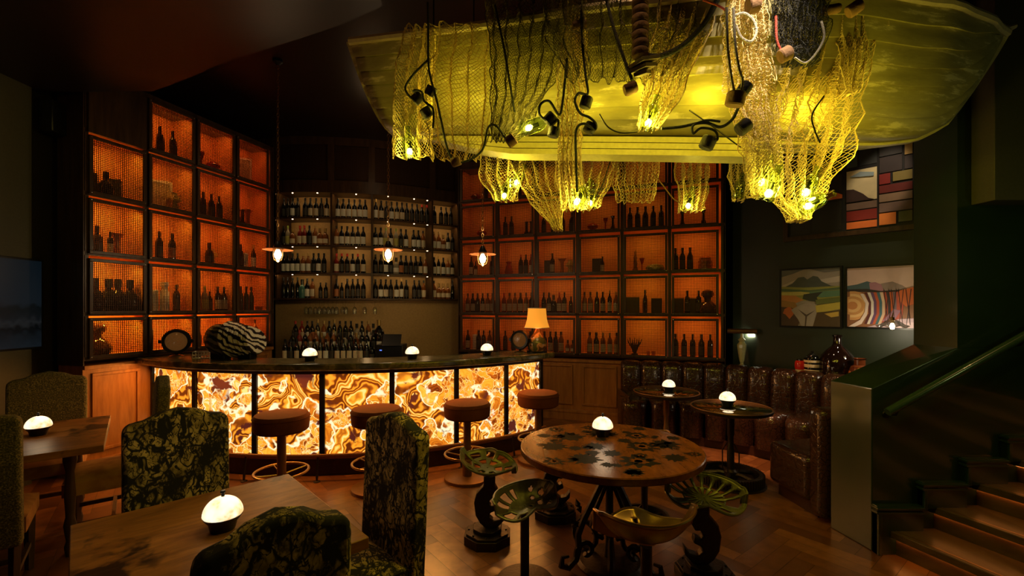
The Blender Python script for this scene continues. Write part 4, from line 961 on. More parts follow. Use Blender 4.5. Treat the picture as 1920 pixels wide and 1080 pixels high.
def tractor(kind, mt, t, z, w_=.21, rz=0., tilt=0.):
    nr, nt = 22, 96; vs = []; keep = []; fs = []
    def shape(rf, a):
        c, s = cos(a), sin(a)                     # +y is the back of the seat, -y the front with its pommel
        rx = w_; ry = w_*(.78 if s > 0 else .92)
        k = rf*(1+.10*abs(c)**3*(1 if s < .2 else .3))
        if s < 0: k *= 1-.22*(1-abs(abs(c)-.72)*1.6 if abs(abs(c)-.72) < .6 else 0)*0
        x = rx*k*c; y = ry*k*s
        if s < -.5: y += (1-abs(c)*1.15)**2*.05*rf*(1 if abs(c) < .85 else 0)
        z_ = .055*rf**3*(1.25 if s > -.1 else .2)+(.05*rf**2*max(0, -s)**6 if kind != 'pan' else .045*rf**2*max(0, -s)**8)+(.02*abs(c)**2*rf**3)
        if kind == 'pan': z_ *= 1.6
        return (x, y, z_-.02)
    for i in range(nr+1):
        for j in range(nt): vs.append(shape(max(.02, i/nr), 2*pi*j/nt))
    for i in range(nr):
        for j in range(nt):
            a = 2*pi*(j+.5)/nt; rf = (i+.5)/nr; hole = False
            if kind == 'slots':
                if .56 < rf < .9 and (j % 6) in (1, 2, 3, 4) and -.35 < sin(a) <= 1: hole = not (rf > .86 and (j % 6) in (1, 4))
                if .2 < rf < .5 and (j % 6) in (2, 3): hole = True
                if .56 < rf < .86 and sin(a) <= -.35 and (j % 8) in (2, 3, 4): hole = True
            elif kind == 'scroll':
                if .6 < rf < .88 and (j % 12) in (1, 2, 3, 4, 5, 6, 7, 8) and (j//12) % 2 == 0: hole = True
                if .62 < rf < .86 and (j % 12) in (2, 3, 4, 5, 6, 7, 8, 9) and (j//12) % 2 == 1: hole = True
                if .25 < rf < .52 and (j % 16) in range(2, 11): hole = True
            elif kind == 'holes':
                x, y, _ = shape(rf, a); x /= w_; y /= w_
                for hx, hy, hr in ((.5, -.1, .095), (.7, .16, .09), (.4, .2, .08), (.28, -.4, .085), (.72, -.32, .075), (.5, .46, .075), (.2, -.12, .06)):
                    if (x-hx)**2+(y-hy)**2 < hr*hr: hole = True
                if x < -.05 and .5 < rf < .88 and (j % 10) in range(1, 8): hole = True
            elif kind == 'pan':
                x, y, _ = shape(rf, a); x /= w_; y /= w_
                for hx, hy, hr in ((-.4, -.3, .06), (.4, -.3, .06), (0, -.5, .06), (-.55, .1, .06), (.55, .1, .06), (0, .4, .06)):
                    if (x-hx)**2+(y-hy)**2 < hr*hr: hole = True
            if not hole: fs.append((i*nt+j, (i+1)*nt+j, (i+1)*nt+(j+1) % nt, i*nt+(j+1) % nt))
    m = MB().add(vs, fs); o = m.build('seat', mt, t, smooth=60, solid=.009); o.location = (0, 0, z); o.rotation_euler = (Matrix.Rotation(tilt, 3, 'X') @ Matrix.Rotation(rz, 3, 'Z')).to_euler()
    m = MB(); m.tube([shape(1, 2*pi*j/nt) for j in range(nt)], .0075, 6, closed=True); m.build('rim', mt, o)
    MB().lathe([(0, -.035), (.045, -.035), (.05, -.024), (0, -.02)], 16).build('seat_boss', mt, o)
def stool(px, Y, zseat, kind, mt, label, ped, w_=.2, srz=0., prz=0., tilt=0.):
    t = thing('tractor_seat_stool', (gx(px, Y), Y, 0), label, 'stool')
    if kind: tractor(kind, mt, t, zseat, w_, srz, tilt)
    top = zseat-.055
    if ped == 'hook':
        m = MB(); hook(m); o = m.build('hook_pedestal', IRON, t, bv=.008, rz=prz); o.scale.z = 1.0; octbase(t)
        MB().cyl((0.012, 0, .44), (0.0, 0, max(.452, top+.005)), .035).build('neck', IRON, t)
    else:
        MB().cyl((0, 0, .03), (0, 0, top), .026, n=20).build('post', IRON, t)
        if ped == 'wheel':
            m = MB(); m.lathe([(.16, 0), (.18, 0), (.185, .03), (.185, .06), (.165, .06), (.16, .03), (.16, 0)], 40)
            for k in range(4): a = pi*k/2+.4; m.cyl((0, 0, .03), (.165*cos(a), .165*sin(a), .03), .012, n=8)
            m.lathe([(0, 0), (.04, 0), (.045, .05), (.03, .07), (0, .07)], 16); m.build('wheel_base', IRON, t)
        else: MB().lathe([(0, 0), (.17, 0), (.175, .012), (.165, .024), (.05, .035), (0, .04)], 36).build('disc_base', IRON, t)
    return t
stool(914, 3.17, .52, 'scroll', OLIVE_I, 'stool with scrolled green tractor seat on hook-shaped iron pedestal, left of the round table', 'hook', .195, 2.6, 0, .3)
stool(984, 2.68, .47, 'holes', mat('grey_green_iron', (.24, .23, .15), .33, .7, bump=.2, bscale=50), 'stool with round-holed grey-green tractor seat on a thin post', 'post', .185, .5, 0, .2)
stool(1040, 3.55, .53, 'pan', IRON, 'hook-pedestal stool mostly hidden under the far side of the round table', 'hook', .17, .2, 0)
stool(1208, 3.45, .55, 'pan', BRONZE, 'post stool with spoked wheel base tucked under the round table', 'wheel', .19, .2, 0)
stool(1320, 2.72, .5, 'slots', OLIVE_I, 'stool with radially slotted olive tractor seat right of the round table', 'hook', .205, -.25, pi-.15, .3)
stool(1212, 2.12, .565, 'pan', BRASS, 'stool with smooth brass-coloured pan seat in the front centre', 'post', .225, 3.3, 0, -.12)
# ------------------------------------------------------------------ cafe tables by the banquette
def cafe(px, Y, label, wheel):
    z = .7; t = thing('cafe_table', (gx(px, Y), Y, 0), label, 'table', group='round glass-topped cafe tables'); r = .35
    MB().lathe([(0, z-.045), (r-.04, z-.045), (r, z-.03), (r+.004, z-.012), (r-.008, z-.012), (r-.02, z-.02), (0, z-.02)], 56).build('tray', IRON, t)
    MB().lathe([(0, z-.008), (r-.012, z-.008), (r-.006, z-.004), (r-.012, z), (0, z)], 56).build('glass_top', GLASS_G, t); mm_ = MB(); mm_.tube([((r-.004)*cos(2*pi*q/56), (r-.004)*sin(2*pi*q/56), z-.004) for q in range(56)], .007, 6, closed=True); mm_.build('rim', BRONZE, t)
    m = MB()
    for k in range(26):
        a = random.random()*6.28; rr = r*.86*sqrt(random.random()); s = random.uniform(.01, .028)
        m.tube([(rr*cos(a)+s*cos(2*pi*j/9), rr*sin(a)+s*sin(2*pi*j/9), z-.0155) for j in range(9)], .0032, 4, closed=True)
    m.build('watch_parts', BRASS, t)
    MB().lathe([(0, .03), (.032, .03), (.032, .3), (.026, .32), (.026, .42), (.032, .44), (.032, z-.05), (.07, z-.045), (0, z-.045)], 18).build('post', BRONZE if not wheel else IRON, t)
    if wheel:
        m = MB(); n = 64; R0 = .27; o = []
        for k in range(n*4): a = 2*pi*k/(n*4); rr = R0+(.014 if k % 4 < 2 else 0); o.append((rr*cos(a), rr*sin(a)))
        i_ = [(.235*cos(2*pi*k/(n*4)), .235*sin(2*pi*k/(n*4))) for k in range(n*4)]; N_ = n*4
        vs = [(x, y, z_) for z_ in (.012, .1) for P_ in (o, i_) for x, y in P_]; fs = []
        for k in range(N_):
            k2 = (k+1) % N_; fs += [(k, k2, 2*N_+k2, 2*N_+k), (N_+k2, N_+k, 3*N_+k, 3*N_+k2), (2*N_+k, 2*N_+k2, 3*N_+k2, 3*N_+k), (k2, k, N_+k, N_+k2)]
        m.add(vs, fs)
        m.build('gear_rim', IRON, t, smooth=30)
        m = MB()
        for k in range(5):
            a = 2*pi*k/5+.3; m.tube([(0, 0, .07), (.1*cos(a), .1*sin(a), .085), (.24*cos(a), .24*sin(a), .06)], [.024, .018, .022], 6)
        m.lathe([(0, .012), (.06, .012), (.06, .1), (.04, .12), (0, .12)], 18); m.build('gear_hub', IRON, t)
        for k in range(4):
            a = pi/4+pi*k/2; m = MB(); m.tube([(.03*cos(a), .03*sin(a), .36), (.075*cos(a), .075*sin(a), .28), (.075*cos(a), .075*sin(a), .11)], .006, 5); m.build('strut', IRON, t)
        MB().lathe([(0, 0), (.3, 0), (.3, .008), (.28, .012), (0, .012)], 48).build('foot_plate', IRON, t)
    else: MB().lathe([(0, 0), (.24, 0), (.24, .01), (.05, .03), (0, .03)], 36).build('foot_plate', IRON, t)
cafe(1249, 5.05, 'round glass-topped cafe table with a plain post, nearer the mesh cabinet', False)
cafe(1370, 4.25, 'round glass-topped cafe table standing on a large iron gear wheel', True)
globe((gx(1254, 5.03), 5.03, .7), 'glowing dome lamp on the cafe table nearer the mesh cabinet', sc=1.)
globe((gx(1364, 4.28), 4.28, .7), 'glowing dome lamp on the cafe table with the gear base', sc=1.05)

# ------------------------------------------------------------------ leather banquette
BK = [(1.46, 6.1), (2.1, 5.92), (2.58, 5.74), (2.95, 5.42), (3.4, 4.83), (3.62, 4.45)]
bk = smoothp(resample(BK, .08), 14)
bq = thing('banquette', (2.4, 5.0, 0), 'dark brown crocodile leather banquette with channelled back curving round the corner', 'banquette')
OFF = Vector((2.4, 5.0, 0))
def qb(mb, name, m, par=bq, **k):
    mb.v = [q-OFF for q in mb.v]; return mb.build(name, m, par, **k)
SLs = [0]
for i in range(len(bk)-1): SLs.append(SLs[-1]+(bk[i+1]-bk[i]).length)
def onb(s):
    s = max(0, min(SLs[-1]-1e-4, s))
    for i in range(len(bk)-1):
        if SLs[i+1] >= s: return bk[i]+(bk[i+1]-bk[i])*((s-SLs[i])/(SLs[i+1]-SLs[i])), (bk[min(i+2, len(bk)-1)]-bk[max(i-1, 0)]).normalized()
def channel(s0, s1, prof, name):
    # padded channel swept along the bench line; prof: (offset towards the room, z)
    n = 8; vs = []; fs = []; L_ = len(prof)
    for i in range(n+1):
        u = i/n; s = s0+(s1-s0)*u; p, tt = onb(s); nn = Vector((tt.y, -tt.x)); puff = (1-(2*u-1)**6); pf = .72+.28*puff
        for d, z, c in prof: vs.append((p.x+nn.x*d*(1-c*(1-pf)), p.y+nn.y*d*(1-c*(1-pf)), z-c*.035*(1-puff) if z > .3 else z))
    for i in range(n):
        for k in range(L_-1): fs.append((i*L_+k, (i+1)*L_+k, (i+1)*L_+k+1, i*L_+k+1))
    fs += [tuple(range(L_))[::1], tuple(n*L_+k for k in range(L_))[::-1]]
    qb(MB().add(vs, fs), name, CROC, smooth=60)
pb = [(-.12, .4, 0), (-.12, .88, 0), (-.09, .915, .6), (-.03, .93, 1), (.04, .92, 1), (.085, .89, 1), (.1, .84, 1), (.11, .7, 1), (.12, .5, 1), (.1, .4, .5)]
ns = 11; 
for i in range(ns): channel(SLs[-1]*i/ns+.002, SLs[-1]*(i+1)/ns-.002, pb, 'back_channel')
ps_ = [(.05, .1, 0), (.05, .48, 0), (.2, .495, .3), (.45, .5, .4), (.54, .49, 1), (.58, .46, 1), (.59, .4, 1), (.575, .25, 1), (.55, .1, .6)]
for i in range(8): channel(SLs[-1]*i/8+.002, SLs[-1]*(i+1)/8-.002, ps_, 'seat_channel')
m = MB(); n = 40; vs = []; fs = []
PL = [(-.1, 0), (.5, 0), (.5, .1), (-.1, .1)]
for i in range(n+1):
    p, tt = onb(SLs[-1]*i/n); nn = Vector((tt.y, -tt.x))
    for d, z in PL: vs.append((p.x+nn.x*d, p.y+nn.y*d, z))
for i in range(n):
    for k in range(4): fs.append((i*4+k, (i+1)*4+k, (i+1)*4+(k+1) % 4, i*4+(k+1) % 4))
fs += [(0, 1, 2, 3), (4*n+3, 4*n+2, 4*n+1, 4*n)]
qb(m.add(vs, fs), 'plinth', WOOD_BASE)
# return seat with its own back, next to the stair wall
rt = [(2.27, 4.03), (2.31, 3.55), (3.75, 3.55), (3.75, 4.6), (3.3, 4.75), (2.95, 4.35), (2.72, 4.12)]
qb(MB().prism(rt[::-1], .1, .455), 'return_seat', CROC, bv=.045)
qb(MB().prism([(2.33, 3.97), (2.37, 3.52), (3.7, 3.52), (3.7, 4.5), (2.9, 4.25)][::-1], 0, .1), 'return_plinth', WOOD_BASE)
qb(MB().prism([(2.31, 3.39), (3.7, 3.39), (3.7, 3.56), (2.31, 3.56)], .03, .86), 'return_back', CROC, bv=.05)
for x in (1.42,): 
    qb(MB().box((1.43, 5.82, .3), (.03, .55, .5), rz=0), 'end_panel', CROC, bv=.01)
# ledge between banquette and diagonal wall
lp = [tuple(p) for p in offp(bk, .13)]  # behind the back cushions
A0 = WA+WD*(-.55)-WN*.005; A1 = WA+WD*1.6-WN*.005
led = [lp[i] for i in range(len(lp)) if lp[i][0] > 2.45]
if True:
    poly = led+[tuple(A1), tuple(A0)]
    struct('trim_3', MB().prism(poly[::-1], 0, .875), GREEN_W, smooth=0)
# ------------------------------------------------------------------ jars on the ledge
def onl(px, Y): return (gx(px, Y), Y, .8755)
t = thing('demijohn', onl(1570, 4.98), 'large dark glass demijohn with a short neck on the ledge behind the banquette', 'demijohn')
MB().lathe([(0, 0), (.15, 0), (.168, .02), (.172, .08), (.17, .16), (.15, .23), (.1, .29), (.055, .33), (.04, .36), (.037, .43), (.048, .435), (.05, .452), (.035, .455), (0, .44)], 44).build('body', mat('black_brown_glass', (.012, .005, .003), .05, coat=.6), t)
t = thing('lidded_jar', onl(1523, 5.1), 'dark jar with cream stripes and domed lid left of the demijohn', 'jar')
for k, (z0, z1, mm) in enumerate(((0, .025, BT_D), (.025, .06, CREAM), (.06, .085, BT_D), (.085, .12, CREAM), (.12, .14, BT_D), (.14, .165, CREAM), (.165, .19, BT_D))):
    MB().lathe([(0, z0), (.08, z0), (.082, (z0+z1)/2), (.08, z1), (0, z1)], 28).build('stripe' if mm is CREAM else 'body_band', mm, t)
MB().lathe([(0, .19), (.06, .19), (.055, .21), (.03, .235), (.012, .245), (.014, .262), (0, .27)], 24).build('lid', BT_D, t)
t = thing('candle_jar', onl(1501, 5.18), 'small red jar with pale foot on the ledge, leftmost of the jars', 'jar')
MB().lathe([(0, 0), (.05, 0), (.052, .05), (0, .05)], 24).build('foot', CREAM, t); MB().lathe([(0, .05), (.055, .05), (.06, .08), (.057, .13), (.045, .15), (0, .15)], 24).build('body', RED_G, t); MB().lathe([(0, .15), (.04, .15), (.04, .165), (.01, .17), (0, .175)], 18).build('lid', BT_D, t)
t = thing('patterned_vase', onl(1612, 4.72), 'brown glazed vase with orange dots right of the demijohn', 'vase')
MB().lathe([(0, 0), (.07, 0), (.085, .02), (.09, .1), (.075, .14), (.05, .155), (.05, .21), (.062, .225), (.055, .225), (.045, .2), (0, .18)], 30).build('body', mat('brown_glaze', (.14, .035, .01), .1, coat=.4), t)
m = MB()
for k in range(9): a = 2*pi*k/9; m.lathe([(0, 0), (.03, 0), (.028, .004), (0, .005)], 14, T=Matrix.Translation((.0875*cos(a), .0875*sin(a), .065)) @ Matrix.Rotation(a, 4, 'Z') @ Matrix.Rotation(R(90), 4, 'Y'))
m.build('dots', ORG_G, t)
# candlestick-like wall light in the corner
c = (gx(1391, 5.83), 5.83, .93); zt2 = gz(621, 5.83)
t = thing('picture_light', (c[0], c[1], gz(684, 5.83)), 'horizontal bar lamp on a faceted glass stem beside the dark cabinet edge', 'lamp', -.35); h = zt2-gz(684, 5.83)
m = MB(); m.tube([(-.17, 0, h), (.17, 0, h)], .032, 16); m.build('shade', BRONZE, t)
MB().lathe([(0, 0), (.03, 0), (.018, .02), (.03, .06), (.05, .2), (.055, .26), (.04, .28), (.03, .3), (.045, .32), (.02, .35), (.012, h), (0, h)], 8).build('glass_stem', mat('lit_glass', (.6, .55, .3), .08, coat=.5), t, smooth=20)
area((c[0]+.12, c[1]+.03, zt2-.05), (c[0]+.3, c[1]+.3, zt2-.1), 1.3, (1, .93, .72), .1, .05, 'picture_lamp_light')
ptlight((c[0]+.2, c[1]+.02, zt2-.0), 1.0, (1, .92, .7), .02, 'picture_lamp_light')
# ------------------------------------------------------------------ glass wall lamp by the column
p = pt(1673, 612, 4.45); t = thing('wall_lamp', tuple(p), 'clear ruffled glass wall lamp with a bare bulb under the right painting', 'wall lamp')
n = 40; pr = [(.02, .07), (.05, .05), (.09, .01), (.12, -.005)]; vs = []; fs = []
for i, (r, z) in enumerate(pr):
    for k in range(n): a = 2*pi*k/n; g = 1+.1*i/3*sin(a*6); vs.append((r*g*cos(a), r*g*sin(a), z+.012*i/3*sin(a*6)))
for i in range(3):
    for k in range(n): fs.append((i*n+k, i*n+(k+1) % n, (i+1)*n+(k+1) % n, (i+1)*n+k))
MB().add(vs, fs).build('glass_shade', GLASS, t, solid=.003)
MB().lathe([(0, -.03), (.015, -.025), (.022, 0), (.012, .03), (0, .035)], 16).build('bulb', BULB, t); MB().lathe([(0, .035), (.016, .035), (.016, .09), (0, .095)], 12).build('lamp_holder', BRASS, t)
ptlight((p.x, p.y-.0, p.z-.07), 7, (1, .85, .6), .03, 'wall_lamp_light')
m = MB(); m.tube([(0, 0, .09), (.05, .05, .13), (.15, .18, .1), (.24, .33, .05)], .006, 6); m.build('arm', BRASS, t)
# ------------------------------------------------------------------ paintings and leaded window on the diagonal wall
Tw = Matrix(((WD.x, -WN.x, 0, WA.x), (WD.y, -WN.y, 0, WA.y), (0, 0, 1, 0), (0, 0, 0, 1)))   # x along wall, y out towards the room
def wallpic(name, x0p, x1p, yt, yb, label, cat, layers, depth=.03, frame=None, group=None):
    ta, tb = wt(x0p), wt(x1p); zt_, zb_ = wz(x0p, yt), wz(x0p, yb); W, H = tb-ta, zt_-zb_
    o = bpy.data.objects.new(name, None); COL.objects.link(o); o.location = (WA.x+WD.x*ta, WA.y+WD.y*ta, zb_); o.rotation_euler = (0, 0, atan2(WD.y, WD.x)); tag(o, label, cat, group)
    # local +x along the wall; into the room is local -y
    mats = []; m = MB(); e = .0006
    m.bx(0, W, -depth, 0, 0, H, mi=0); mats.append(layers[0])
    for k, (col, poly) in enumerate(layers[1:]):
        mm = mat('paint_%02x%02x%02x' % tuple(int(min(1, c)*255) for c in col), col, .55, bscale=9)
        if mm not in mats: mats.append(mm)
        m.prism([(u*W, v*H) for u, v in poly], -depth-e*(k+1), -depth+.0, 'y', mi=mats.index(mm))
    m.build('canvas', mats, o, smooth=0)
    if frame:
        f = MB(); b = .02; f.bx(-b, 0, -depth-.01, 0, -b, H+b); f.bx(W, W+b, -depth-.01, 0, -b, H+b); f.bx(0, W, -depth-.01, 0, -b, 0); f.bx(0, W, -depth-.01, 0, H, H+b); f.build('frame', frame, o)
    return o, W, H
k_ = .5
PC = lambda r, g, b: (r, g, b)
L1 = [mat('storm_sky_paint', (.33, .27, .2), .5, bscale=7),
 (PC(.5, .42, .32), [(0, .72), (.3, .84), (.6, .8), (1, .86), (1, .76), (0, .7)]), (PC(.12, .12, .1), [(0, 1), (.4, 1), (.2, .93), (0, .88)]), (PC(.14, .13, .1), [(.5, 1), (1, 1), (1, .95), (.75, .93)]),
 (PC(.07, .08, .06), [(.02, .68), (.2, .76), (.3, .86), (.4, .87), (.46, .82), (.56, .88), (.64, .86), (.7, .78), (.85, .7), (1, .68), (1, .6), (0, .6)]),
 (PC(.28, .27, .05), [(0, .71), (.4, .68), (1, .69), (1, .45), (0, .45)]), (PC(.08, .13, .05), [(0, .67), (.5, .63), (1, .67), (1, .63), (.5, .6), (0, .62)]),
 (PC(.5, .42, .1), [(0, .6), (.35, .61), (.6, .56), (.3, .54), (0, .55)]), (PC(.1, .2, .1), [(.5, .6), (1, .62), (1, .52), (.7, .5), (.5, .54)]),
 (PC(.5, .2, .04), [(0, .55), (.25, .54), (.4, .46), (.25, .4), (0, .45)]), (PC(.03, .035, .02), [(.4, .56), (.72, .6), (.62, .5), (.66, .42), (.5, .44), (.38, .48)]),
 (PC(.35, .17, .03), [(0, .46), (.25, .42), (.3, .3), (0, .33)]), (PC(.07, .035, .015), [(0, .34), (.2, .32), (.35, .14), (.3, 0), (0, 0)]), (PC(.5, .12, .02), [(.06, .3), (.14, .34), (.24, .28), (.22, .2), (.15, .12), (.08, .2), (.03, .22)]),
 (PC(.35, .28, .2), [(.3, .36), (.45, .41), (.62, .38), (.64, .27), (.56, 0), (.36, 0), (.3, .12), (.18, .28)]), (PC(.08, .05, .03), [(.3, .3), (.45, .2), (.6, .28), (.46, .17), (.44, 0), (.42, .0), (.43, .17)]),
 (PC(.5, .38, .05), [(.6, .36), (1, .42), (1, .3), (.8, .26), (.62, .24)]), (PC(.12, .14, .03), [(.6, .46), (1, .5), (1, .42), (.62, .38)]), (PC(.08, .045, .015), [(.63, .24), (.8, .25), (1, .28), (1, 0), (.56, 0)]), (PC(.55, .34, .05), [(.75, .22), (.98, .26), (.98, .18), (.86, .16)])]
wallpic('painting', 1467, 1577, 508, 610, 'framed landscape painting of dark hills and green and yellow fields, left one of the pair', 'painting', L1, frame=BLACK)
L2 = [mat('pink_sky_paint', (.62, .42, .33), .5, bscale=5), (PC(.07, .12, .13), [(0, .7), (.15, .72), (.3, .77), (.42, .72), (.42, .58), (0, .6)]), (PC(.38, .17, .2), [(.33, .74), (.42, .75), (.52, .7), (.55, .58), (.35, .58)]),
 (PC(.28, .2, .16), [(.5, .72), (.66, .75), (.8, .68), (.9, .6), (.55, .58)]), (PC(.03, .02, .02), [(0, .64), (.3, .64), (.5, .6), (.9, .62), (1, .58), (1, .54), (.5, .57), (.3, .59), (0, .6)]),
 (PC(.25, .1, .04), [(0, .6), (.55, .58), (1, .6), (1, .0), (0, .0)])]
for k, (r, c_) in enumerate(((.4, (.62, .3, .1)), (.33, (.75, .45, .18)), (.26, (.55, .26, .08)), (.19, (.7, .4, .15)), (.11, (.5, .2, .06)))):
    L2.append((c_, [(.08+r*.72*cos(a), .36+r*.62*sin(a)) for a in [2*pi*j/22 for j in range(22)] if .08+r*.72*cos(a) > 0]))
sc_ = [(.1, .02, .02), (.7, .6, .5), (.12, .05, .12), (.45, .08, .03), (.05, .12, .14), (.6, .4, .25), (.35, .05, .02), (.05, .03, .03), (.6, .12, .03), (.15, .1, .12), (.4, .06, .03)]
for k, c_ in enumerate(sc_):
    a = .24+.045*k; b = .2+.04*k; L2.append((c_, [(a+.02, .58), (a+.07, .58), (b+.22, .42), (b+.2, .2), (b+.12, .05), (b+.06, .05), (b+.12, .22), (b+.12, .42)]))
L2 += [(PC(.75, .58, .48), [(.2, .56), (.25, .56), (.33, .4), (.3, .2), (.22, .05), (.12, 0), (.02, 0), (.2, .12), (.27, .25), (.28, .4)]), (PC(.5, .1, .02), [(.76, .6), (.98, .66), (1, .4), (.85, .34), (.74, .45)]),
 (PC(.55, .38, .42), [(.3, 0), (.5, .06), (.75, .14), (1, .16), (1, 0)]), (PC(.3, .14, .2), [(.52, .1), (.68, .3), (.78, .28), (.7, .14)]), (PC(.7, .5, .52), [(.6, 0), (.8, .07), (1, .1), (1, 0)])]
for k in range(9):
    x = .55+.05*k; dx = .06*(-1)**k; L2.append(((.04, .015, .015), [(x, .05), (x+.008, .05), (x+dx+.01, .62), (x+dx, .62)]))
wallpic('painting', 1590, 1722, 504, 612, 'landscape painting of striped ploughed fields under a pink sky, right one of the pair', 'painting', L2, frame=BLACK)
# leaded stained glass
def pane(c_): return c_
W1_ = [mat('lead_came', (.01, .01, .01), .5)]
def rq(x0, y0, x1, y1): return [(x0, y0), (x1, y0), (x1, y1), (x0, y1)]
g = .008
cells = [((.02, .03, .03), .02, .42, .2, .98), ((.015, .02, .02), .21, .5, .46, .98), ((.02, .02, .02), .02, .02, .2, .4), ((.03, .022, .015), .21, .28, .46, .48), ((.02, .02, .015), .21, .02, .46, .26),
 ((.07, .1, .11), .49, .52, .58, .72), ((.03, .035, .035), .59, .52, .725, .75), ((.02, .025, .025), .49, .76, .725, .98),
 ((.75, .65, .36), .49, .235, .725, .49), ((.2, .13, .09), .49, .17, .725, .225), ((.25, .02, .01), .49, .08, .725, .16), ((.95, .2, .03), .49, .015, .725, .07),
 ((.04, .03, .03), .735, .43, .9, .55), ((.04, .04, .04), .735, .56, .9, .98), ((.6, .4, .14), .91, .54, .97, .68), ((.04, .03, .03), .91, .43, .97, .53), ((.04, .03, .03), .91, .69, .97, .76), ((.8, .12, .03), .91, .77, .97, .85), ((.03, .03, .03), .91, .86, .97, .98),
 ((.25, .02, .015), .735, .34, .82, .42), ((.25, .2, .05), .83, .35, .97, .42), ((.16, .02, .015), .735, .27, .97, .33), ((.3, .2, .12), .735, .2, .97, .26), ((.2, .13, .1), .735, .12, .97, .19), ((1., .25, .04), .735, .02, .86, .11), ((.15, .16, .05), .87, .03, .97, .11)]
ly = [(c_, rq(a+g*.5, b, c-g*.5, d)) for c_, a, b, c, d in cells]
ly += [((.9, .2, .03), [(.21, .28), (.46, .28), (.46, .31), (.34, .37), (.28, .38), (.21, .33)]), ((.05, .025, .02), [(.494, .235), (.494, .34), (.55, .335), (.62, .29), (.66, .25), (.7, .235)]), ((.3, .4, .42), [(.52, .44), (.6, .47), (.7, .45), (.7, .42), (.6, .43)])]
o, W_, H_ = wallpic('window_1', 1480, 1722, 238, 446, None, None, W1_+ly, depth=.03); tag(o, kind='structure')
f = MB(); b = .05; f.bx(-b, W_+b, -.06, 0, -b, 0); f.bx(-b, W_+b, -.06, 0, H_, H_+b); f.bx(-b, 0, -.06, 0, 0, H_); f.bx(W_, W_+b, -.06, 0, 0, H_); f.build('window_frame', WOOD_D, o)
# ------------------------------------------------------------------ staircase
NS = [(2.475, 3.03), (2.775, 3.03), (3.06, 3.03), (3.33, 3.03), (3.6, 3.03), (3.87, 3.03)]; SD = Vector((.30, -.95)).normalized(); RISE = .155
stt = thing('staircase', (2.475, 3.0, 0), 'dark wooden staircase with glowing strips under the nosings, rising to the right', 'stairs'); SO = Vector((2.475, 3.0, 0))
TREAD = mwood('tread_wood', (.05, .03, .012), (.11, .066, .026), .3, (1, .2, 1), 14)
for k, (x, y) in enumerate(NS):
    z = RISE*(k+1); L_ = 2.2; a = Vector((x, y-.002)); b = a+SD*L_; w_ = .6 if k < 5 else 1.5
    def sb(mb, name, m, **kw): mb.v = [q-SO for q in mb.v]; return mb.build(name, m, stt, **kw)
    sb(MB().prism([(a.x, a.y), (b.x, b.y), (b.x+w_, b.y), (a.x+w_, a.y)], z-.045, z-.0005*k), 'tread', TREAD, bv=.004)
    sb(MB().prism([(a.x+.035, a.y), (b.x+.035, b.y), (b.x+w_, b.y), (a.x+w_, a.y)], z-RISE+.0, z-.046), 'riser', TREAD)
    sb(MB().prism([(a.x+.024, a.y-.004), (b.x+.024, b.y), (b.x+.034, b.y), (a.x+.034, a.y-.004)], z-.05, z-.0455), 'led_strip', LED_O)
    sb(MB().prism([(a.x+.03, a.y), (b.x+.03, b.y), (b.x+.042, b.y), (a.x+.042, a.y)], z-.0005*k-.0002, z-.0005*k+.0012), 'nosing_strip', BRASS)
    # stepped skirting on the wall
    x1 = NS[k+1][0] if k+1 < len(NS) else x+.28; xs = x-.075; zt_ = z+.165; m = MB(); zb_ = z-RISE if k == 0 else z-.01
    m.bx(xs, x1-.07, 2.985, 3.029, zb_, zt_); m.bx(xs-.012, x1-.075, 2.97, 3.029, zt_-.05, zt_-.035); m.bx(xs-.012, x1-.075, 2.965, 3.029, zt_-.022, zt_-.006)
    m.bx(xs-.0, xs+.022, 2.972, 3.029, zb_, zt_-.05)
    struct('baseboard_stairs', m, GREEN, smooth=0, bv=.003)
# handrail
a = pt(1664, 773, 2.93); b = pt(1920, 630, 2.93); d = (b-a); e = a+d*2.2
t = thing('handrail', tuple(a), 'round dark green handrail mounted on the stair wall', 'handrail')
m = MB(); m.tube([(0, 0, 0), tuple(e-a)], .026, 20); m.build('rail', mat('green_gloss', (.03, .06, .025), .22, coat=.4), t)
for q in (.08, 1.0): 
    p_ = d*q; m = MB(); m.tube([tuple(p_+Vector((0, 0, -.02))), tuple(p_+Vector((0, .02, -.06))), tuple(p_+Vector((0, .098, -.075)))], .008, 6); m.lathe([(0, 0), (.025, 0), (.022, .008), (0, .01)], 14, T=Matrix.Translation(p_+Vector((0, .098, -.075))) @ Matrix.Rotation(R(90), 4, 'X')); m.build('bracket', BLACK, t)
# ------------------------------------------------------------------ suspended rowing boat
K0 = Vector((-.83, 3.25)); KD = Vector((3.7, -.6)); KL = KD.length; KU = KD.normalized(); KN = Vector((KU.y, -KU.x))     # KN: towards the camera side
if KN.y > 0: KN = -KN
def onK(px, py):
    k = (px-CXP)/F; t = (k*K0.y-K0.x)/(KD.x-k*KD.y); p = K0+KD*t; return t*KL, gz(py, p.y)
KP = [onK(*q) for q in ((742, 254), (800, 258), (950, 260), (1100, 260), (1250, 261), (1400, 263), (1550, 268), (1650, 268), (1715, 260), (1765, 235), (1800, 192), (1835, 140), (1862, 98), (1882, 64))]
def kz(s):
    for (a, za), (b, zb) in zip(KP, KP[1:]):
        if s <= b: return za+(zb-za)*(s-a)/(b-a)
    return KP[-1][1]
SE = KP[-1][0]
def interp(tab, x):
    for (a, ya), (b, yb) in zip(tab, tab[1:]):
        if x <= b: u = max(0, (x-a)/(b-a)); u = u*u*(3-2*u)*.35+u*.65; return ya+(yb-ya)*u
    return tab[-1][1]
BM = [(0, .38), (.2, .56), (.4, .68), (.55, .71), (.7, .63), (.85, .4), (.93, .22), (1, .012)]
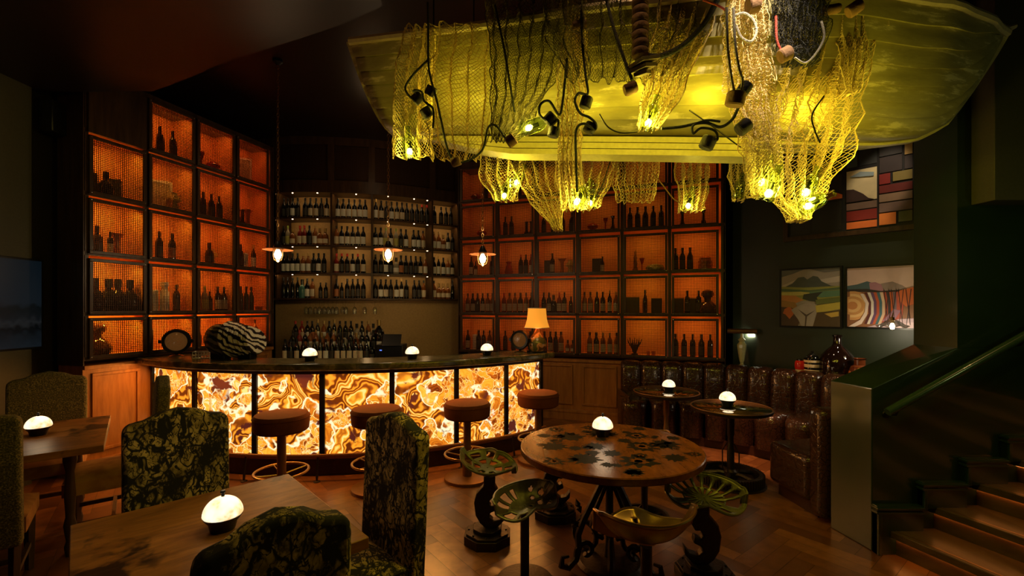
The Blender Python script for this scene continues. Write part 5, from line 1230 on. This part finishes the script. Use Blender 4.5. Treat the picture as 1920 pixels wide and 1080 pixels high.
GZ = [(0, 3.32), (.2, 3.22), (.45, 3.17), (.7, 3.17), (.88, 3.2), (1, KP[-1][1])]
def hullp(u, v, side=1, off=0.):
    s = SE*u; b = interp(BM, u); g = interp(GZ, u); k = kz(s); 
    full = 1-(u-.45)**2*1.2 if u > .45 else 1-(.45-u)**2*1.3
    ex = .42+.55*(1-full)*1.6
    lat = b*(v**ex); z = k+(g-k)*(v**(1.55-.4*(1-full)))
    s2 = s-(.14*v if u < .12 else 0)*(1-u/.12 if u < .12 else 0)
    c = K0+KU*s2+KN*side*(lat+off)
    return Vector((c.x, c.y, z-off*.4))
boat = thing('rowing_boat', (1.0, 2.9, 2.6), 'old clinker rowing boat hanging keel-down from the ceiling, lit yellow from below', 'boat'); BO = Vector((1., 2.9, 2.6))
def bb(mb, name, m, par=boat, **k): mb.v = [q-BO for q in mb.v]; return mb.build(name, m, par, **k)
NSK = 8; NU = 56
for side, nm in ((1, 'hull_side'), (-1, 'hull_side')):
    m = MB(); vs = []; fs = []
    for k in range(NSK):
        v0, v1 = k/NSK, (k+1)/NSK; o0 = len(vs)
        for i in range(NU+1):
            u = i/NU; lo = .021*(1 if u < .95 else (1-u)/.05)
            vs += [hullp(u, v0, side, lo if k else 0), hullp(u, (v0*2+v1)/3, side, lo*.66), hullp(u, (v0+2*v1)/3, side, lo*.33), hullp(u, v1, side, 0)]
        for i in range(NU):
            for j in range(3):
                f = (o0+i*4+j, o0+i*4+4+j, o0+i*4+5+j, o0+i*4+1+j); fs.append(f if side > 0 else f[::-1])
            if k:
                p0 = o0-(NU+1)*4; f = (p0+i*4+3, p0+i*4+7, o0+i*4+4, o0+i*4); fs.append(f if side > 0 else f[::-1])
    bb(m.add(vs, fs), nm, HULL, smooth=40, solid=.012)
# transom
m = MB(); L_ = [hullp(0, v/10, 1) for v in range(11)]; Rr = [hullp(0, v/10, -1) for v in range(11)]; n = len(L_)
vs = L_+Rr+[p-Vector((KU.x, KU.y, 0))*.03 for p in L_+Rr]; fs = []
for i in range(n-1): fs += [(i, i+1, n+i+1, n+i), (2*n+i, 3*n+i, 3*n+i+1, 2*n+i+1), (i, 2*n+i, 2*n+i+1, i+1), (n+i, n+i+1, 3*n+i+1, 3*n+i)]
fs.append((n-1, 3*n-1, 4*n-1, 2*n-1)); bb(m.add(vs, fs), 'transom', HULL)
# keel and stem: a board along the centreline
m = MB(); vs = []; fs = []; N_ = 60
for i in range(N_+1):
    s = SE*i/N_*1.0; z = kz(s); c = K0+KU*s; s_b = min(1, (SE-s)/.5)
    d = .022
    tan = Vector((KU.x, KU.y, (kz(min(SE, s+.03))-kz(max(0, s-.03)))/.06)).normalized(); nrm = Vector((tan.z*KU.x, tan.z*KU.y, -sqrt(KU.x**2+KU.y**2)*1.)).normalized()
    nrm = Vector((KU.x*tan.z, KU.y*tan.z, -(1-tan.z**2)**.5))
    for sd in (1, -1):
        q = Vector((c.x, c.y, z))+Vector((KN.x, KN.y, 0))*.018*sd; vs += [q-nrm*.01, q+nrm*d]
for i in range(N_):
    a = i*4; fs += [(a, a+4, a+5, a+1), (a+2, a+3, a+7, a+6), (a+1, a+5, a+7, a+3), (a, a+2, a+6, a+4)]
fs += [(0, 1, 3, 2), (N_*4, N_*4+2, N_*4+3, N_*4+1)]
bb(m.add(vs, fs), 'keel', mat('pale_keel_paint', (.62, .56, .28), .4))
KPM = mat('pale_keel_paint', (.62, .56, .28), .4); s0_, s1_ = onK(830, 260)[0], onK(1412, 260)[0]
for q in range(3):
    m = MB(); vs = []; fs = []; n = 24; zz = -.022-.038*q; wd = .085-.008*q
    for i in range(n+1):
        u = i/n; s = s0_+(s1_-s0_)*u; z = kz(s)+zz+.006; c = K0+KU*s; tp = min(1, u/.25)**.5 if q else 1; h = .034*(tp if q else 1)+.001
        up = (1-tp)*.038*q
        for sd in (1, -1):
            p_ = c+KN*wd*sd; vs += [Vector((p_.x, p_.y, z+up)), Vector((p_.x, p_.y, z+up-h))]
    for i in range(n):
        a = i*4; fs += [(a, a+4, a+5, a+1), (a+2, a+3, a+7, a+6), (a+1, a+5, a+7, a+3), (a, a+2, a+6, a+4)]
    fs += [(0, 1, 3, 2), (n*4, n*4+2, n*4+3, n*4+1)]
    bb(m.add(vs, fs), 'keel_plank', KPM, smooth=30)
for side in (1, -1):
    m = MB(); m.tube([hullp(i/40, 1, side, .012) for i in range(41)], .02, 8, ell=1.3); bb(m, 'gunwale', mat('gunwale_paint', (.5, .42, .3), .4))
m = MB(); q = hullp(1, 1, 1); m.tube([q-Vector((KU.x, KU.y, 0))*.05-Vector((0, 0, .05)), q+Vector((0, 0, .02)), q+Vector((KU.x, KU.y, 0))*.05+Vector((0, 0, .035))], [.02, .022, .012], 8); bb(m, 'stem_head', mat('gunwale_paint', (.5, .42, .3), .4))
for u in (.22, .5, .74):
    a = hullp(u, .85, 1); b = hullp(u, .85, -1); m = MB(); m.box(tuple((a+b)/2), (.16, (a-b).length*.96, .025), rz=atan2(KU.y, KU.x)); bb(m, 'thwart', mat('gunwale_paint', (.5, .42, .3), .4))
# hanging rods
for u in (.12, .45, .8):
    for side in (1, -1):
        a = hullp(u, 1, side); m = MB(); m.cyl(tuple(a), (a.x, a.y, HC-.0), .005, n=6); bb(m, 'hanging_cable', BLACK)

# ------------------------------------------------------------------ fishing nets
def rnd_walk(n, amp): 
    out = [random.uniform(-1, 1)*amp for _ in range(n//6+3)]; return [out[int(i/6)]*(1-(i/6) % 1)+out[int(i/6)+1]*((i/6) % 1) for i in range(n)]
def net(label, path, cloth=.6, cell=.02, folds=4, amp=.03, m=NETM, r=.0017, sag=0., seed=0, pull=None):
    random.seed(seed+100)
    P = [(pt(px, py, Y), w*Y/F) for px, py, Y, w in path]
    seg = [(P[i+1][0]-P[i][0]).length for i in range(len(P)-1)]; Lt = sum(seg); nr = int(Lt/(cell*.5)); nc = int(cloth/(cell*.5)); nc += nc % 2
    c0 = P[0][0]; t = bpy.data.meshes.new('fishing_net'); V = []; idx = {}
    wob = [rnd_walk(nr+2, 1) for _ in range(4)]
    for i in range(nr+1):
        s = Lt*i/nr; k = 0
        while k < len(seg)-1 and s > seg[k]: s -= seg[k]; k += 1
        u = s/seg[k]; u2 = u*u*(3-2*u); c = P[k][0].lerp(P[k+1][0], u); w_ = P[k][1]+(P[k+1][1]-P[k][1])*u2
        for j in range(nc+1):
            if (i+j) % 2: continue
            q = j/nc-.5; ph = q*2*pi*folds
            x = c.x+w_*(q+.22/folds*sin(ph+wob[1][i]*1.2))+.006*wob[0][i]+random.uniform(-1, 1)*.0022
            y = c.y+amp*sin(ph*1.0+wob[2][i]*1.4)+amp*.5*cos(ph*2.3)+.01*wob[3][i]+random.uniform(-1, 1)*.002
            z = c.z+sag*(q*q*4-1)*(i/nr)+.006*sin(ph*1.7+i*.13)+random.uniform(-1, 1)*.0022
            idx[i, j] = len(V); V.append(Vector((x, y, z))-c0)
    vs = []; fs = []
    def strand(a, b, rr):
        d = (b-a); 
        if d.length < 1e-5: return
        d.normalize(); x = d.cross(Vector((.3, 1, .2))).normalized()*rr; y = d.cross(x).normalized()*rr; o = len(vs)
        for p in (a, b):
            for an in (0, 2.094, 4.189): q = p+x*cos(an)+y*sin(an); vs.append((q.x, q.y, q.z))
        for k in range(3): k2 = (k+1) % 3; fs.append((o+k, o+k2, o+3+k2, o+3+k))
    for (i, j), a in idx.items():
        for dj in (1, -1):
            b = idx.get((i+1, j+dj))
            if b is not None: strand(V[a], V[b], r)
        if i == nr or i == 0 or j == 0 or j == nc:
            b = idx.get((i, j+2)) if i in (0, nr) else idx.get((i+2, j))
            if b is not None: strand(V[a], V[b], r*2.2)
    t.from_pydata(vs, [], fs); t.materials.append(m); o = bpy.data.objects.new('fishing_net', t); COL.objects.link(o); o.location = c0
    tag(o, label, 'fishing net', 'fishing nets draped over the boat'); return o
ZF = 2.3
net('net pouch holding a lit bottle, leftmost on the boat', [(790, 56, 2.62, 55), (775, 120, 2.6, 66), (772, 230, 2.6, 70), (775, 296, 2.62, 72)], .62, .021, 3, .035, seed=1)
net('wide thin net hanging over the stern quarter beside the leftmost pouch', [(868, 46, 2.56, 120), (862, 150, 2.5, 130), (862, 260, 2.5, 110), (862, 300, 2.52, 80)], .8, .024, 4, .02, seed=2, r=.0014)
net('dark fine net gathered between the stern and the middle of the boat', [(985, -10, 2.45, 150), (985, 120, 2.42, 130), (960, 230, 2.45, 80), (945, 262, 2.45, 50)], 1.1, .018, 6, .03, NETD, .0014, seed=3)
net('long narrow rope-like net hanging below the keel left of centre', [(1085, -20, 2.4, 40), (1072, 150, 2.4, 52), (1066, 300, 2.42, 42), (1080, 394, 2.44, 55)], .6, .02, 5, .03, seed=4)
net('funnel-shaped net ending in a lit bottle in the middle of the hull', [(1300, -20, 2.3, 115), (1272, 80, 2.28, 100), (1240, 180, 2.3, 75), (1216, 240, 2.32, 42)], .75, .02, 5, .03, seed=5)
net('bright white bunched net under the spotlight', [(1398, -20, 2.2, 62), (1398, 60, 2.2, 76), (1405, 150, 2.22, 92), (1424, 260, 2.26, 70), (1438, 368, 2.3, 62)], .95, .019, 7, .04, seed=6, r=.0014)
net('broad net sagging under the bow quarter with two lit bottles', [(1552, -10, 2.35, 130), (1545, 120, 2.35, 150), (1520, 260, 2.38, 160), (1500, 360, 2.4, 105), (1500, 412, 2.42, 35)], 1.15, .023, 5, .05, seed=7)
net('black fine net bundle hanging at the top right beside the white net', [(1500, -20, 2.15, 105), (1500, 60, 2.15, 100), (1502, 118, 2.17, 60)], 1.3, .014, 9, .035, NETB, .001, seed=8)
net('brown net loop at the right edge of the net cluster', [(1585, 5, 2.28, 50), (1600, 90, 2.28, 55), (1588, 178, 2.3, 30)], .6, .018, 4, .03, seed=9)
net('dark fine net across the hull middle above the funnel net', [(1180, -30, 2.28, 330), (1180, 60, 2.28, 310), (1160, 150, 2.32, 200)], 1.6, .017, 9, .03, NETD, .0014, seed=10)
BZ = 3.25
net('net pouch with two lit bottles hanging behind the keel at the left', [(945, 272, BZ, 88), (940, 330, BZ, 80), (948, 376, BZ, 45)], .55, .022, 4, .05, seed=11)
net('pointed net corner hanging lowest behind the keel', [(1000, 278, BZ, 120), (1018, 350, BZ, 85), (1046, 432, BZ, 18)], .7, .022, 5, .04, seed=12)
net('small net bag with a lit bottle right of the lowest net corner', [(1120, 282, BZ, 96), (1112, 340, BZ, 70), (1104, 390, BZ, 34)], .6, .022, 4, .05, seed=13)
net('loose ragged net fringe in the middle behind the keel', [(1195, 284, BZ, 92), (1192, 340, BZ, 84), (1192, 378, BZ, 70)], .6, .024, 6, .04, seed=14)
net('narrow net bag with a lit bottle right of the ragged fringe', [(1300, 284, BZ, 62), (1300, 340, BZ, 58), (1294, 396, BZ, 44)], .55, .02, 4, .05, seed=15)
net('slim net bag holding an unlit glass float near the bow', [(1386, 284, BZ, 46), (1384, 330, BZ, 40), (1384, 376, BZ, 26)], .4, .02, 3, .04, seed=16)

# lit bottles in the nets
LB = [((768, 286), 2.6, .0, 1, 'in the leftmost net pouch'), ((990, 240), 2.42, 1.3, 1, 'resting against the hull left of centre'), ((1215, 232), 2.32, .3, 1, 'at the tip of the funnel-shaped net'),
      ((945, 368), 3.22, .3, 1, 'low in the left net pouch behind the keel'), ((968, 343), 3.25, .5, 1, 'upper one in the left net pouch behind the keel'), ((1081, 379), 2.44, .6, 1, 'at the foot of the long narrow net'),
      ((1106, 382), 3.22, .2, 1, 'in the small net bag right of the lowest corner'), ((1290, 387), 3.22, .2, 1, 'in the narrow net bag behind the keel'), ((1428, 343), 2.3, .3, 1, 'upper one at the foot of the white net'),
      ((1440, 364), 2.26, .3, 1, 'lowest one at the foot of the white net'), ((1509, 362), 2.38, .4, 1, 'upper one in the broad sagging net'), ((1513, 387), 2.36, 1.1, 1, 'lowest one in the broad sagging net'), ((1384, 364), 3.22, .1, 0, 'unlit, in the slim net bag near the bow')]
first = None
for (x, y), Y, tilt, lit, lb in LB:
    p = pt(x, y, Y); 
    o = thing('bottle_lamp', tuple(p), f'green glass bottle lamp {lb}', 'lamp', group='bottle lamps in the nets'); o.rotation_euler = (R(12), tilt, 0)
    if first is None:
        b1 = MB().lathe([(0, -.03), (.034, -.03), (.038, -.024), (.038, .06), (.03, .085), (.016, .1), (.015, .13), (.019, .132), (.019, .14), (.012, .14)], 24).build('glass', GLASS_G, o)
        b2 = MB().lathe([(0, -.016), (.011, -.012), (.017, .004), (.011, .02), (0, .024)], 14).build('bulb', BULB_Y, o)
        b3 = MB().lathe([(0, .024), (.011, .024), (.011, .06), (0, .062)], 10).build('lamp_holder', BLACK, o); first = (b1, b2, b3)
    else:
        for b in (first if lit else (first[0], first[2])): c = b.copy(); COL.objects.link(c); c.parent = o
    if lit:
        ptlight((p.x, p.y-.06, p.z-.02), 3.3 if Y < 3 else 2.6, (1, .8, .08), .03, 'bottle_lamp_light')
# added fill lights without fittings: yellow washes between nets and hull
for px, py, Y, e in ((845, 205, 2.62, 3.2), (990, 205, 2.5, 1.8), (1210, 190, 2.42, 2.4), (1330, 205, 2.42, 3.2), (1510, 230, 2.45, 4), (1640, 290, 2.25, 3.2), (1700, 150, 2.1, 1.2), (1100, 235, 2.55, 2.2)):
    p = pt(px, py, Y); ptlight(tuple(p), e, (1, .78, .04), .05, 'hull_fill_light')
# cork and black floats with rope
def float_(px, py, Y, r, h, rot, m, label):
    p = pt(px, py, Y); o = MB().lathe([(0, -h/2), (r*.86, -h/2), (r, -h*.4), (r, h*.4), (r*.86, h/2), (r*.3, h/2), (r*.28, h*.42), (0, h*.42)], 20).build('net_float', m, loc=tuple(p)); o.rotation_euler = rot
    return tag(o, label, 'float', 'net floats')
FK = mat('black_float', (.02, .016, .012), .6, bump=.4, bscale=60); FB = CORK
for px, py, Y, r, h, rot, m, lb in ((808, 171, 2.45, .03, .05, (.3, .5, 0), FK, 'black net float, topmost of three by the leftmost net pouch'), (783, 184, 2.45, .03, .055, (.2, .9, 0), FK, 'black net float, left one of three by the leftmost net pouch'), (800, 211, 2.45, .03, .055, (.4, -.6, 0), FK, 'black net float, lowest of three by the leftmost net pouch'),
   (855, 303, 2.45, .025, .05, (.2, 1.3, 0), FB, 'brown cork float at the lower end of the stern rope'), (958, 264, 2.35, .03, .05, (.4, .9, .3), FB, 'brown cork float beside the bottle resting on the hull'), (1032, 224, 2.35, .034, .055, (.2, .8, 0), FK, 'black net float left of the long narrow net'), (1038, 248, 2.35, .03, .05, (.1, .2, 0), FK, 'black net float just under another, left of the long narrow net'),
   (1099, 192, 2.3, .03, .055, (.1, .3, 0), FK, 'black net float, upper one right of the long narrow net'), (1106, 240, 2.3, .03, .05, (.2, .5, 0), FK, 'black net float, lower one right of the long narrow net'), (1182, 166, 2.2, .028, .06, (.1, 1.2, 0), FB, 'brown cork float below the stack of cork discs'),
   (1327, 268, 2.25, .036, .06, (.2, .4, 0), FK, 'black net float hanging over the keel in the middle'), (1394, 238, 2.2, .034, .06, (.1, .9, 0), FK, 'black net float left of the white net, over the keel'), (1379, 186, 2.08, .042, .06, (.2, .15, 0), FB, 'large cork float hung on two ropes before the white net'), (1396, 166, 2.12, .03, .05, (.2, .6, 0), FK, 'black net float just above the large cork float'),
   (1472, 102, 2.1, .032, .05, (.1, 1.1, 0), FB, 'cork float under the black net bundle on a red rope'), (1086, 46, 2.3, .02, .07, (0, 1.35, 0), FB, 'cork float at the top of the long narrow net'), (1558, 18, 2.15, .022, .08, (0, 1.4, 0), FB, 'cork float at the upper edge, right of the black net bundle'), (1602, 16, 2.15, .03, .06, (.3, 1.0, 0), FB, 'cork float at the upper edge above the brown net loop'), (1412, 8, 2.1, .04, .05, (.1, 1.4, 0), FB, 'cork float at the upper edge above the white net')):
    float_(px, py, Y, r, h, rot, m, lb)
# stack of cork discs
p = pt(1200, 60, 2.2); t = thing('cork_disc_stack', tuple(p), 'tall stack of cork discs with square wooden plates hanging at the top of the hull', 'float'); 
for k in range(7): 
    MB().lathe([(0, 0), (.036, 0), (.04, .006), (.04, .03), (.036, .036), (0, .036)], 22, c=(.002*(k % 2), 0, .12-.04*k)).build('cork_disc', CORK, t)
for k, (w_, z) in enumerate(((.12, -.15), (.1, -.175), (.065, -.2))): MB().box((.012, 0, z), (w_, w_, .018), rz=.5+k*.2, ry=-.35).build('plate', mat('grey_wood', (.14, .1, .06), .7, bump=.3), t, bv=.002)
# ropes
def bez(P, n=10):
    V = [Vector(p) for p in P]; out = []
    for i in range(len(V)-1):
        a = V[max(0, i-1)]; b = V[i]; c = V[i+1]; d = V[min(len(V)-1, i+2)]
        for k in range(n): t_ = k/n; out.append(.5*((2*b)+(c-a)*t_+(2*a-5*b+4*c-d)*t_*t_+(-a+3*b-3*c+d)*t_**3))
    out.append(V[-1]); return out
def rope(label, pts, r, m):
    W = [pt(x, y, Y) for x, y, Y in pts]; o0 = W[0]; q = MB(); q.tube([p-o0 for p in bez(W)], r, 7); return tag(q.build('rope', m, loc=tuple(o0)), label, 'rope', 'ropes on the boat')
rope('dark rope falling past the leftmost floats to the cork float', [(802, 5, 2.5), (803, 60, 2.45), (803, 110, 2.42), (806, 140, 2.42), (818, 185, 2.42), (828, 230, 2.42), (838, 275, 2.44), (852, 303, 2.45), (880, 300, 2.45), (905, 280, 2.45), (915, 240, 2.4), (930, 236, 2.36), (950, 262, 2.35)], .006, ROPE_K)
rope('dark rope looping left around the three black floats', [(803, 112, 2.42), (775, 140, 2.42), (760, 165, 2.42), (772, 184, 2.44), (784, 180, 2.44), (776, 170, 2.4), (790, 172, 2.4), (796, 190, 2.42), (812, 205, 2.42), (812, 240, 2.44)], .006, ROPE_K)
rope('straight dark rope running down the stern-side hull', [(928, 10, 2.4), (945, 90, 2.36), (955, 150, 2.36), (965, 210, 2.4)], .006, ROPE_K)
rope('dark rope coil left of the long narrow net', [(1063, 110, 2.3), (1055, 190, 2.3), (1048, 215, 2.3), (1030, 190, 2.3), (1014, 195, 2.32), (1012, 215, 2.32), (1030, 228, 2.33), (1046, 225, 2.33), (1045, 245, 2.33)], .0065, ROPE_K)
rope('dark rope with loops right of the long narrow net', [(1090, 20, 2.28), (1092, 80, 2.28), (1098, 140, 2.28), (1102, 175, 2.28), (1085, 175, 2.26), (1078, 190, 2.26), (1088, 212, 2.27), (1105, 220, 2.27), (1117, 232, 2.27), (1115, 243, 2.28), (1095, 232, 2.26), (1080, 245, 2.28), (1080, 300, 2.3), (1082, 360, 2.35)], .0065, ROPE_K)
rope('thick dark rope draped from the cork discs up to the right', [(1215, 105, 2.2), (1240, 105, 2.2), (1280, 85, 2.2), (1320, 45, 2.18), (1345, 0, 2.15)], .014, ROPE_K)
rope('dark rope slanting from the top to the brown cork float', [(1135, -10, 2.3), (1150, 50, 2.25), (1170, 110, 2.22), (1185, 150, 2.2)], .008, ROPE_K)
rope('blue-grey rope snaking along the lower hull to the float over the keel', [(1240, 241, 2.25), (1275, 238, 2.25), (1320, 230, 2.23), (1350, 238, 2.23), (1372, 225, 2.2), (1385, 200, 2.15)], .0075, ROPE_K)
rope('dark rope loop above the float over the keel', [(1330, 262, 2.22), (1345, 262, 2.22), (1340, 245, 2.22), (1315, 240, 2.22), (1300, 250, 2.22), (1300, 235, 2.22), (1325, 226, 2.22), (1350, 228, 2.22)], .006, ROPE_K)
rope('pale twisted rope, left one holding the large cork float', [(1362, 15, 2.05), (1363, 60, 2.05), (1365, 100, 2.05), (1372, 150, 2.06), (1378, 178, 2.06)], .0065, ROPE_W)
rope('pale twisted rope, right one holding the large cork float', [(1375, 15, 2.05), (1378, 80, 2.05), (1386, 130, 2.05), (1392, 150, 2.06), (1390, 172, 2.06)], .0065, ROPE_W)
rope('pale rope ring hung in front of the white net', [(1375, 30, 2.08), (1395, 25, 2.08), (1412, 38, 2.08), (1418, 60, 2.08), (1408, 78, 2.08), (1390, 70, 2.08), (1380, 48, 2.08)], .006, ROPE_W)
rope('thin red and white rope above the hanging cork float', [(1455, 30, 2.1), (1456, 70, 2.1), (1462, 90, 2.1), (1470, 100, 2.1)], .005, ROPE_R)
rope('thin red rope crossing at the top edge', [(1318, 0, 2.1), (1345, 10, 2.1), (1362, 20, 2.08)], .005, ROPE_R)
rope('dark cord loop under the black net bundle', [(1540, 40, 2.1), (1545, 70, 2.1), (1530, 100, 2.1), (1510, 118, 2.12), (1490, 108, 2.12)], .005, ROPE_W)
rope('thin dark cable across the keel right of centre', [(1293, 207, 2.5), (1340, 240, 2.6), (1380, 270, 2.7), (1410, 290, 2.8)], .004, BLACK)
rope('thin dark cable curving on the hull left of the funnel net', [(1124, 214, 2.45), (1140, 238, 2.45), (1165, 249, 2.45), (1200, 246, 2.45)], .004, BLACK)
rope('thin dark cable slanting down behind the keel', [(1156, 262, 3.1), (1145, 300, 3.1), (1130, 345, 3.1), (1115, 372, 3.1)], .004, BLACK)
rope('thin brown cord from the keel to the narrow net bag', [(1225, 325, 3.15), (1245, 350, 3.15), (1262, 372, 3.15), (1275, 380, 3.15)], .004, CORK)
rope('thin dark wire bent over the broad sagging net', [(1545, 180, 2.28), (1523, 215, 2.28), (1528, 245, 2.28), (1538, 268, 2.28)], .004, BLACK)

# ------------------------------------------------------------------ lights
spot((1.15, 1.15, 3.95), pt(1428, 80, 2.2), 520, (1, .8, .58), 21, .9)
spot((.55, 1.9, 4.2), (.62, 2.75, .75), 26, (1, .56, .22), 34, .8)
spot((2.25, 3.95, 4.0), (2.4, 4.85, 0), 650, (1, .5, .28), 19, .8)
spot((1.5, 4.3, 4.2), (3.0, 4.6, .7), 170, (1, .5, .2), 32, .8)
spot((-1.2, 1.0, 3.6), (-1.1, 1.9, .7), 9, (1, .75, .35), 50, .9)
spot((.9, 2.3, 2.25), (2.37, 3.2, 1.1), 60, (1, .38, .05), 15, 1.)  # fill spot added below the boat to warm the stair wall end
spot((3.4, 1.6, 4.0), (2.9, 2.6, .3), 22, (1, .6, .2), 50, .8)
spot((3.3, 4.2, 3.9), tuple(pt(1610, 560, 5.0)), 42, (1, .8, .58), 30, .6)
spot((-2.9, 2.6, 3.5), (-4.5, 3.8, 2.9), 6, (.9, .75, .2), 60, .9)
spot((3.6, 4.0, 3.9), tuple(pt(1640, 380, 5.0)), 45, (1, .75, .5), 26, .6)  # spot added to brighten the leaded panes
ptlight((3.4, 1.7, 1.9), 4.5, (.75, .85, .3), .1, 'stair_fill_light')  # added point light without a fitting, fill for the stairs
ptlight((1.0, 6.4, 3.9), 2., (1, .6, .3), .2, 'back_fill_light')
ptlight((-1.9, 6.2, 3.75), 2.2, (1, .6, .3), .2, 'back_fill_light')  # fill light added to bring out the frieze
ptlight((-2.3, 1.5, 3.1), 6.0, (1, .45, .12), .2, 'room_fill_light')  # added ambient fill, no lamp hangs here
